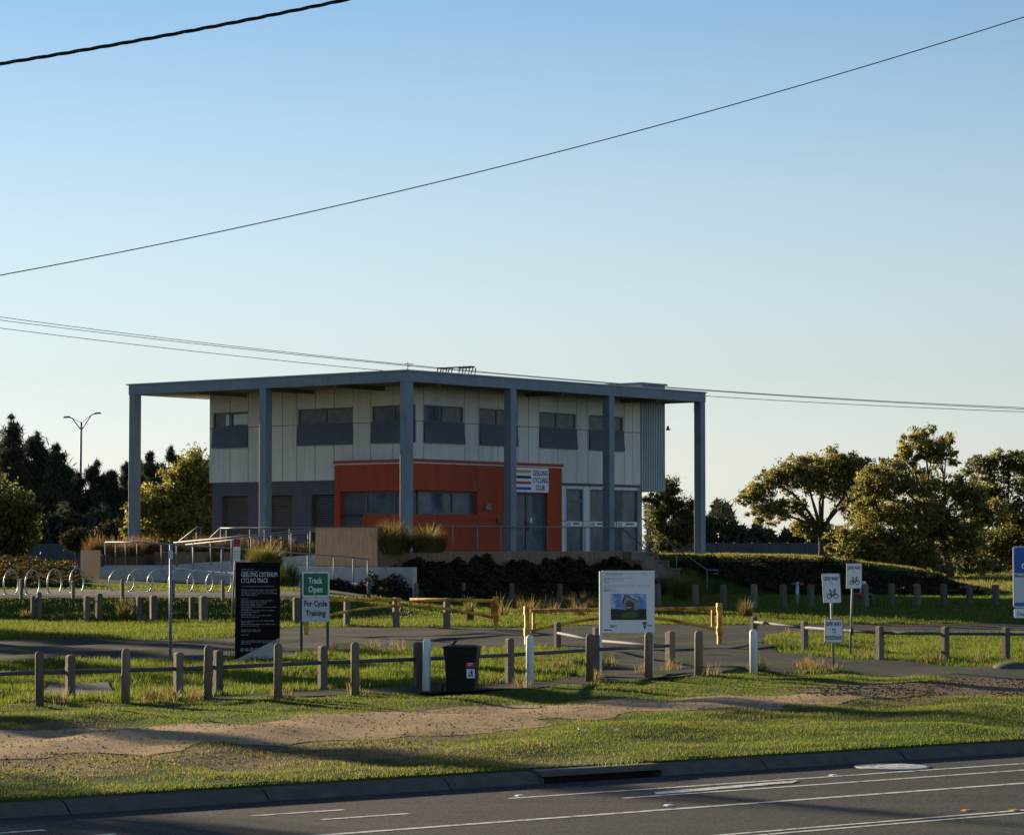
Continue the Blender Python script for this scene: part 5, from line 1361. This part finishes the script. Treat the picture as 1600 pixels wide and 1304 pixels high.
for i, (lb, px, yt, w, Y) in enumerate(cl): prot.append(casuarina(lb, px, yt, w, Y, 100 + i, 20000 if w > 30 else 14000))
# dense undergrowth that closes the foot of the pines and the far right wood
def scrub(name, label, x0, x1, y0f, y1, Y, n, pal, seed, m='needle', L=.6, Wd=.12, dep=5):
    g = np.random.default_rng(seed); px = g.uniform(x0, x1, n); t = g.uniform(0, 1, n)
    top = y0f(px) + 10 * np.sin(px * .11) + 6 * np.sin(px * .29 + 1); py = y1 + (top - y1) * (t ** .8)
    Yv = Y + g.uniform(-dep, dep, n)
    X = (px - 800) / F * Yv; Z = H + (856 - py) / F * Yv
    d_ = unit(n, g)
    V = leaves(np.stack([X, Yv, np.maximum(Z, hfun(X, Yv))], 1), L, Wd, d_, g)
    return tag(np_mesh(name, V, 4, M[m], pick(pal, n, g), loc=(float(X.mean()), Y, 1.3)), label, 'undergrowth', kind='stuff')
scrub('pine_undergrowth', 'dark undergrowth along the foot of the left pines', -80, 330, lambda x: 800 + 0 * x, 856, 181, 15000, CAS, 5, L=.7, Wd=.2)
scrub('far_wood', 'low dark wood behind the right canopy column', 1010, 1700, lambda x: np.interp(x, [1000, 1060, 1100, 1130, 1170, 1220, 1700], [800, 812, 798, 790, 826, 832, 826]), 862, 215, 16000, CAS + [(.04, .045, .025)], 6, L=.8, Wd=.22)
tree('gum_tree', 'golden green gum tree beside the charcoal end wall of the clubhouse', 270, 142, [(312, 735, 34, 36), (285, 760, 42, 36), (250, 785, 40, 34), (222, 800, 30, 32), (300, 800, 50, 40), (262, 822, 50, 26), (334, 770, 40, 50), (206, 830, 18, 18), (330, 822, 40, 30)], 32000, GUM, .20, .08, 560, 'gum trees', trunk_r=.15, fork=.2, seed=21, spread=.14)
tree('gum_tree', 'green bushy gum cut off by the left picture edge', 8, 132, [(10, 785, 34, 26), (30, 812, 34, 26), (-20, 800, 50, 50), (8, 845, 44, 34), (-5, 875, 36, 22), (48, 795, 14, 14)], 24000, [(.060, .082, .022), (.075, .095, .026), (.11, .11, .032), (.045, .060, .018)], .20, .085, 230, 'gum trees', trunk_r=.14, fork=.2, seed=22)
tree('gum_tree', 'small sparse dark gum between the clubhouse and the right canopy column', 1045, 152, [(1040, 765, 22, 22), (1056, 790, 28, 24), (1030, 810, 24, 24), (1065, 825, 26, 22), (1040, 842, 34, 18), (1082, 800, 14, 18), (1020, 782, 14, 14)], 13000, GUMDK, .20, .075, 170, 'gum trees', trunk_r=.12, fork=.3, seed=23, spread=.2)
tree('gum_tree', 'broad domed gum right of the clubhouse with bare limbs under its crown', 1283, 152, [(1180, 775, 26, 20), (1215, 752, 34, 24), (1258, 735, 38, 24), (1305, 724, 40, 22), (1335, 740, 34, 30), (1290, 760, 40, 20), (1200, 800, 36, 18), (1240, 790, 28, 14), (1340, 780, 40, 34), (1262, 822, 30, 16)], 30000, GUM, .20, .08, 620, 'gum trees', trunk_r=.2, fork=.36, seed=24, spread=.125, shell=.45, grow=1.1)
tree('gum_tree', 'tallest gum on the right with an upright tufted crown and a dark trunk', 1484, 140, [(1444, 690, 40, 20), (1420, 712, 26, 18), (1472, 712, 26, 20), (1390, 745, 40, 26), (1360, 765, 32, 24), (1440, 765, 50, 26), (1505, 765, 30, 24), (1380, 805, 50, 28), (1460, 810, 56, 26), (1350, 845, 46, 26), (1420, 860, 56, 24), (1330, 870, 30, 14), (1530, 805, 40, 30), (1500, 850, 40, 26), (1385, 880, 42, 15), (1440, 888, 42, 14), (1310, 850, 26, 16), (1520, 885, 34, 14)], 52000, GUM, .20, .08, 920, 'gum trees', trunk_r=.19, fork=.34, seed=25, spread=.12, lean=-.5, shell=.45, grow=1.12)
tree('gum_tree', 'darker gum cut off by the right picture edge', 1590, 150, [(1540, 730, 30, 20), (1575, 722, 34, 18), (1610, 745, 40, 36), (1550, 770, 40, 26), (1600, 810, 50, 34), (1560, 850, 46, 30), (1540, 890, 40, 22), (1620, 880, 44, 30)], 28000, GUMDK + GUM[:2], .20, .08, 560, 'gum trees', trunk_r=.17, fork=.3, seed=26, spread=.125, shell=.45, grow=1.1)
for i, (px, py, rx, ry, Y) in enumerate(((120, 842, 22, 16, 150), (150, 838, 24, 16, 152), (178, 832, 22, 18, 150))):
    tree('brown_shrub', '%s low brown shrub left of the timber planter' % ('leftmost', 'middle', 'rightmost')[i], px, Y, [(px, py, rx, ry), (px + 8, py + 8, rx * .8, ry * .7), (px - 9, py + 7, rx * .8, ry * .7)], 3000, [(.06, .05, .022), (.08, .06, .03), (.05, .05, .02)], .22, .07, 60, 'low brown shrubs', 'shrub', .05, .3, 'shrub', -.2, 60 + i)
# ornamental grasses
def blades(C, Ln, lean, g, w, az=None):
    """arching two-piece blades rooted at C"""
    n = len(C); az = g.uniform(0, 2 * math.pi, n) if az is None else az; out = np.stack([np.cos(az), np.sin(az), np.zeros(n)], 1)
    sd = np.stack([-np.sin(az + g.uniform(-.8, .8, n)), np.cos(az), np.zeros(n)], 1) * (w / 2)
    Ln = Ln[:, None]; lean = lean[:, None]; up = np.array([0, 0, 1.0])
    p1 = C + Ln * .55 * (up * np.cos(lean * .6) + out * np.sin(lean * .6)); p2 = p1 + Ln * .5 * (up * np.cos(lean * 1.5) + out * np.sin(lean * 1.5))
    q1 = np.stack([C - sd, C + sd, p1 + sd * .8, p1 - sd * .8], 1); q2 = np.stack([p1 - sd * .8, p1 + sd * .8, p2 + sd * .15, p2 - sd * .15], 1)
    return np.concatenate([q1, q2], 1).reshape(-1, 3)
GOLD = [(.20, .16, .05), (.15, .15, .04), (.24, .17, .07), (.11, .12, .035)]
BROWN_ = [(.20, .10, .045), (.25, .14, .07), (.16, .09, .04), (.13, .11, .04)]
GREENG = [(.10, .13, .04), (.14, .15, .05), (.08, .10, .03)]
def clump(C0, r, hh, n, pal, seed, w=.022, spread=.9):
    g = np.random.default_rng(seed); a_ = g.uniform(0, 6.283, n); q = r * .22 * np.sqrt(g.uniform(0, 1, n)); fq = q / (r * .22)
    C = np.stack([C0.x + q * np.cos(a_), C0.y + q * np.sin(a_), np.full(n, C0.z - .03)], 1)
    V = blades(C, hh * g.uniform(.5, 1.15, n) * (1 - .42 * fq ** 2), spread * (.06 + .45 * g.random(n) + .75 * fq * g.random(n)), g, w, a_ + g.normal(size=n) * .7)
    return V, np.repeat(pick(pal, n, g), 2, 0)
def grass_thing(label, c, r, hh, n, pal, seed, group='ornamental grass clumps', spread=.8, w=.02):
    V, Cc = clump(c, r, hh, n, pal, seed, w, spread)
    return tag(np_mesh('ornamental_grass', V, 4, M['reed'], Cc, loc=c), label, 'grass clump', group)
grass_thing('large reddish grass clump between the timber block and the near column', at(614, 862, 105.6), 2.7, 1.20, 2200, BROWN_ + GOLD, 1, spread=.85)
grass_thing('round golden grass clump just right of the near canopy column', at(670, 862, 105.4), 2.5, 1.05, 2000, GOLD + BROWN_[:1], 2, spread=1.0)
grass_thing('pale golden grass clump spilling over the ramp above the black board', at(414, 886, 102.6), 2.6, .95, 1500, GOLD, 3, spread=1.05)
grass_thing('dark green grass clump under the ramp rail right of the black board', at(448, 914, 101.0), 1.8, .9, 900, GREENG, 4, spread=.8)
gp_ = gp(1072, 938); grass_thing('large green fountain grass clump at the foot of the deck stairs', gp_, 1.7, 1.15, 1500, GREENG + GOLD[:1], 5, spread=.85)
gp_ = gp(1046, 930); grass_thing('smaller golden clump at the foot of the stairs behind the white notice board', gp_, 1.2, 1.1, 700, GOLD + GREENG, 6, spread=.7)
for i, (px, Y, pal, lb) in enumerate(((345, 107.0, GREENG + GOLD, 'yellow green clump on the upper ramp edge left of the second column'), (388, 106.4, GREENG + GOLD, 'spiky green clump beside the foot of the second canopy column'), (432, 105.8, BROWN_, 'reddish brown clump right of the second canopy column'), (462, 105.4, BROWN_ + GOLD, 'brown clump on the ramp edge left of the timber block'), (486, 105.2, GOLD, 'yellow clump tucked against the left end of the timber block'))):
    s_, t_ = s_at(px, -.42), -.42; c = P(s_, t_, 2.3 if px > 380 else 2.1); grass_thing(lb, c, 2.2, .70, 800, pal, 10 + i, spread=.9)
gp_ = gp(194, 966); grass_thing('dry tussock between the left pairs of bollards', gp_, .8, .75, 240, GOLD, 20, 'dry tussocks', .7)
gp_ = gp(38, 966); grass_thing('small dry tussock at the leftmost bollard pair', gp_, .5, .4, 120, BROWN_ + GOLD, 21, 'dry tussocks', .9)
gp_ = gp(734, 972); grass_thing('upright dry tussock behind the short yellow gate', gp_, .5, .85, 200, GOLD, 22, 'dry tussocks', .4)
gp_ = gp(1165, 965); grass_thing('dark tussock left of the right driveway bollard', gp_, .8, .7, 260, GREENG + BROWN_, 23, 'dry tussocks', .7)
def mass(name, label, pts, pal, seed, hh, per, r=.7, cat='grasses', spread=.9, w=.02):
    Vs, Cs_ = [], []
    for i, c in enumerate(pts):
        V, Cc = clump(c, r, hh, per, pal, seed * 100 + i, w, spread); Vs.append(V); Cs_.append(Cc)
    V = np.concatenate(Vs); return tag(np_mesh(name, V, 4, M['reed'], np.concatenate(Cs_), loc=pts[0]), label, cat, kind='stuff')
rn = random.Random(9)
mass('planter_grasses', 'mass of reddish brown grasses spilling over the left timber planter', [P(rn.uniform(6.2, sQ - .1), rn.uniform(-.5, .4), 2.4) for i in range(26)] + [P(rn.uniform(sP + .0, sQ), rn.uniform(-3.1, -.4), 2.4) for i in range(16)], BROWN_, 31, .85, 200, r=1.3, spread=1.0)
mass('bank_grasses', 'dry grasses standing at the foot of the bank behind the gates', [gp(px + rn.uniform(-8, 8), 948 + rn.uniform(-6, 14)) for px in np.linspace(780, 935, 22)], GOLD + BROWN_, 32, .62, 60, .9)
# low ground-cover shrubs
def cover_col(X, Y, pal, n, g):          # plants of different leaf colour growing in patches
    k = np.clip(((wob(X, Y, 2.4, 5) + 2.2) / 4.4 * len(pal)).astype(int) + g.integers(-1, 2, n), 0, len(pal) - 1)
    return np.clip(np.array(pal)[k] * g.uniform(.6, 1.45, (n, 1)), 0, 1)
def cover(name, label, X, Y, hh, n_pal, seed, L=.16, Wd=.07, extra=None):
    g = np.random.default_rng(seed); n = len(X)
    lump = np.clip(.6 + .5 * wob(X, Y, 1.9, 20) + .3 * wob(X, Y, .8, 28), .08, 1.7)
    Z = hfun(X, Y) + lump * hh * g.uniform(.0, 1, n) ** .6
    d_ = unit(n, g); d_[:, 2] = np.abs(d_[:, 2]) * .8
    return tag(np_mesh(name, leaves(np.stack([X, Y, Z], 1), L, Wd, d_, g), 4, M['shrub'], cover_col(X, Y, n_pal, n, g), loc=(float(X.mean()), float(Y.mean()), 1)), label, 'ground cover', kind='stuff')
g = np.random.default_rng(77)
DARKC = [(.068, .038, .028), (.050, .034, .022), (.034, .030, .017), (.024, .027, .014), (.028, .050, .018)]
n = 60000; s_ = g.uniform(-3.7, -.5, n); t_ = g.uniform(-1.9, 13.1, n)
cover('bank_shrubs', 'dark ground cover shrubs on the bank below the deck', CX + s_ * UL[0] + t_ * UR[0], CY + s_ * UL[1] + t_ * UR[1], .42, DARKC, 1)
n = 9000; s_ = g.uniform(-2.6, 1.5, n); t_ = g.uniform(-4.4, -2.6, n); k = (s_ < -.75) | (t_ < -3.75); s_, t_ = s_[k], t_[k]
cover('wall_foot_shrubs', 'dark ground cover along the foot of the low concrete wall', CX + s_ * UL[0] + t_ * UR[0], CY + s_ * UL[1] + t_ * UR[1], .55, DARKC, 2)
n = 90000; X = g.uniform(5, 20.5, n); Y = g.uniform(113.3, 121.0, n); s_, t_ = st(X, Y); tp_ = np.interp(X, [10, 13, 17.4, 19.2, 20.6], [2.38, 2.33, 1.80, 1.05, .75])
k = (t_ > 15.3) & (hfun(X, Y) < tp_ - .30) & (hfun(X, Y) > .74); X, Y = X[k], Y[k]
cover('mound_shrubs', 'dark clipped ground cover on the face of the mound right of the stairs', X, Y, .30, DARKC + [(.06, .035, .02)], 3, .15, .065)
n = 42000; Y = g.uniform(104.5, 125, n); px = g.uniform(-60, 122, n); X = (px - 800) / F * Y
s_, t_ = st(X, Y); k = (t_ < -3.9) | (s_ > sQ + .3); X, Y = X[k], Y[k]
cover('left_ground_cover', 'reddish and green ground cover behind the bike hoops', X, Y, .32, [(.12, .045, .018), (.06, .055, .018), (.04, .055, .016), (.12, .07, .03), (.05, .035, .016)], 4, .17, .07)
# grass: mown verge, longer grass behind the bollards, distant lawns
GR = [(.075, .105, .016), (.100, .128, .020), (.058, .088, .014), (.130, .140, .026)]
DRY = [(.17, .13, .055), (.13, .105, .04), (.20, .155, .075)]
def lawn(name, label, X, Y, hh, wd, seed, dryf, lean=.7):
    g = np.random.default_rng(seed); n = len(X)
    px = 800 + X / Y * F; a_, d_ = ad(X, Y)
    keep = (px > -320) & (px < 1950) & (d_ > .2)
    for poly in SOLID: keep &= polydist(X, Y, poly) > .03 + .05 * g.random(n)
    for poly, base in ((PATH, .10), (BARE, .9), (BROWN, .06)):
        sd = polydist(X, Y, poly) + .30 * wob(X, Y, 1.4, 8) + .20 * wob(X, Y, .5, 14)
        keep &= g.random(n) < np.clip((sd + .45) / .9, base * .6, 1)
    patch = wob(X, Y, 3.2, 30) * .6 + wob(X, Y, 1.1, 2) * .4
    keep &= g.random(n) < np.clip(1.15 - .35 * np.maximum(patch, 0), .25, 1)
    X, Y, patch = X[keep], Y[keep], patch[keep]; n = len(X)
    dp = np.clip(dryf(X, Y) + .14 * patch, .02, .95)
    isd = g.random(n) < dp
    C = np.where(isd[:, None], pick(DRY, n, g), pick(GR, n, g))
    az = g.uniform(0, 6.283, n); ln = g.uniform(.05, lean, n)
    hv = (hh(X, Y) if callable(hh) else hh) * g.uniform(.5, 1.25, n) * (1 + .25 * wob(X, Y, .9, 10))
    base = np.stack([X, Y, hfun(X, Y) - .01], 1)
    tip = base + np.stack([np.cos(az) * np.sin(ln), np.sin(az) * np.sin(ln), np.cos(ln)], 1) * hv[:, None]
    f_ = az + g.uniform(-1, 1, n) + 1.57; sd = np.stack([np.cos(f_), np.sin(f_), np.zeros(n)], 1) * (wd * g.uniform(.6, 1.3, n))[:, None] / 2
    V = np.stack([base - sd, base + sd, tip], 1).reshape(-1, 3)
    return tag(np_mesh(name, V, 3, M['grass'], C, loc=(float(X.mean()), float(Y.mean()), 0)), label, 'grass', kind='stuff')
g = np.random.default_rng(5)
n = 1000000; a_ = g.uniform(-5, 39, n); d_ = g.uniform(.2, 19, n)
X = KX + a_ * RD[0] + d_ * RN[0]; Y = KY + a_ * RD[1] + d_ * RN[1]
px = 800 + X / Y * F; py = 856 + (H - .15) / Y * F
bol = np.interp(px, [0, 560, 830, 1180, 1600], [1101, 1083, 1072, 1049, 1046])     # the line of bollards
k = (px > -320) & (px < 1950) & (py > bol)
def dry_lit(X, Y):
    px = 800 + X / Y * F; py = 856 + (H - .15) / Y * F
    return .05 + .62 * np.exp(-((px - 480) / 460) ** 2 - ((py - 1182) / 24) ** 2) + .30 * np.exp(-((px - 1250) / 300) ** 2 - ((py - 1108) / 16) ** 2) + .35 * np.exp(-((px - 60) / 200) ** 2 - ((py - 1200) / 22) ** 2)  # right-hand peak: dry blade colours put in for golden sunlit grass
lawn('verge_grass', 'short mown roadside grass on the verge', X[k], Y[k], .040, .0135, 1, dry_lit, 1.0)
n = 740000; Y = g.uniform(44, 92, n); X = g.uniform(-.27, .27, n) * Y
px = 800 + X / Y * F; py = 856 + (H - .15) / Y * F; bol = np.interp(px, [0, 560, 830, 1180, 1600], [1101, 1083, 1072, 1049, 1046])
k = py <= bol
lawn('long_grass', 'longer green grass between the bollards and the side road', X[k], Y[k], lambda X, Y: .125 + 0 * X, .019, 2, lambda X, Y: .03 + 0 * X, .85)
n = 400000; Y = g.uniform(84, 116, n); X = g.uniform(-.27, .27, n) * Y
s_, t_ = st(X, Y); k = ~((s_ > -3.9) & (t_ > -4.4) & (s_ < sQ + .5)) & (hfun(X, Y) < 1.3)
lawn('far_lawn', 'grass around the far bollards and the bike parking', X[k], Y[k], .085, .032, 3, lambda X, Y: .06 + 0 * X, .8)
n = 60000; X = g.uniform(4.5, 21, n); Y = g.uniform(117, 134, n); s_, t_ = st(X, Y); k = (t_ > 15.6) & (hfun(X, Y) > np.interp(X, [10, 13, 17.4, 19.2, 20.6], [2.38, 2.33, 1.80, 1.05, .75]) - .14)
lawn('mound_grass', 'sunlit grass along the top of the mound', X[k], Y[k], .10, .045, 4, lambda X, Y: .42 + 0 * X, .8)
n = 60000; X = g.uniform(8, 31, n); Y = g.uniform(120, 150, n); k = hfun(X, Y) < 1.6
lawn('grass_under_trees', 'rough grass under the right trees', X[k], Y[k], .20, .06, 6, lambda X, Y: .4 + 0 * X, .8)
# dry weeds along the posts and paving edges
wp = []
for px, py, q in ((845, 1030, 5), (880, 1042, 6), (870, 1046, 4), (955, 1040, 5), (1000, 1050, 3), (1180, 1046, 5), (1200, 1046, 3), (1255, 1044, 6), (1280, 1046, 5), (1296, 1047, 3), (560, 1084, 4), (270, 1093, 6), (250, 1094, 4), (440, 1090, 3), (300, 1092, 5), (235, 1096, 4), (100, 1099, 4), (930, 1062, 3), (690, 1082, 2), (820, 1073, 3), (520, 1020, 3), (590, 1014, 3), (620, 1012, 3), (1050, 1046, 4), (1110, 1054, 2), (370, 1028, 4), (395, 1027, 4), (1460, 1034, 5), (1530, 1036, 5), (1350, 1028, 4), (1240, 990, 2), (940, 1213, 0)):
    for i in range(q): wp.append(gp(px + rn.uniform(-12, 12), py + rn.uniform(-3, 3)))
mass('dry_weeds', 'dry weeds along the posts and path edges', wp, GOLD + BROWN_[1:2] + DRY, 33, .30, 26, .5, 'weeds', .5, .012)
cw = [road(7.9 + .12 * i, .06, .13) for i in range(5)]
mass('drain_weeds', 'green weeds growing out of the kerb drain inlet', cw, [(.12, .18, .03), (.16, .20, .05)], 34, .17, 16, .3, 'weeds', 1.0, .011)

# trees beyond the left edge of the picture: the low sun throws their shadows over the verge and the road
UV = (math.cos(-SUN_AZ), math.sin(-SUN_AZ))          # across the shadow direction
WV = (-math.sin(-SUN_AZ), math.cos(-SUN_AZ))         # towards the sun
def sunpos(v, w): return (v * UV[0] + w * WV[0], v * UV[1] + w * WV[1])
def edge_tree(v, w, hh, wd, first=[None]):
    x, y = sunpos(v, w); b = Vector((x, y, h(x, y)))
    if first[0] is None:
        root = thing('street_gum', 'gum tree standing beyond the left edge of the picture', 'tree', b, 'gum trees beyond the left edge')
        gg = np.random.default_rng(401)
        MB().tube([b - Vector((0, 0, .2)), b + Vector((.1, 0, 3.2)), b + Vector((0, .1, 7.5))], [.22, .16, .05], 8).build('trunk', M['bark'], root)
        cs = []
        for k in range(70):
            u = unit(1, gg)[0] * gg.uniform(.2, 1) ** .5
            c = np.array([b.x, b.y, b.z + 5.2]) + u * np.array([2.3, 2.3, 3.9]); cs.append(c + gg.normal(size=(110, 3)) * .38)
        C = np.concatenate(cs); d_ = unit(len(C), gg)
        np_mesh('crown', leaves(C, .30, .13, d_, gg), 4, M['leaf'], pick(GUM, len(C), gg), root)
        first[0] = root
    else:
        root = first[0].copy(); COL.objects.link(root); root.location = b
        for ch in first[0].children:
            c = ch.copy(); COL.objects.link(c); c.parent = root
    root.rotation_euler = (0, 0, v * 1.7 + w); root.scale = (wd / 4.6, wd / 4.6, hh / 9.2)
for v, w, hh, wd in ((28.4, 88, 8.5, 3.2), (31.0, 88, 8.6, 1.9), (2, 55, 10, 6), (6.5, 57, 11, 6), (11, 54, 10, 5.5), (14.2, 60, 10.5, 4.4), (22.0, 62, 8.2, 1.7), (33.2, 72, 9.5, 2.6), (37.6, 100, 9.5, 3.8), (42.2, 104, 9.0, 3.6)):
    edge_tree(v, w, hh, wd)
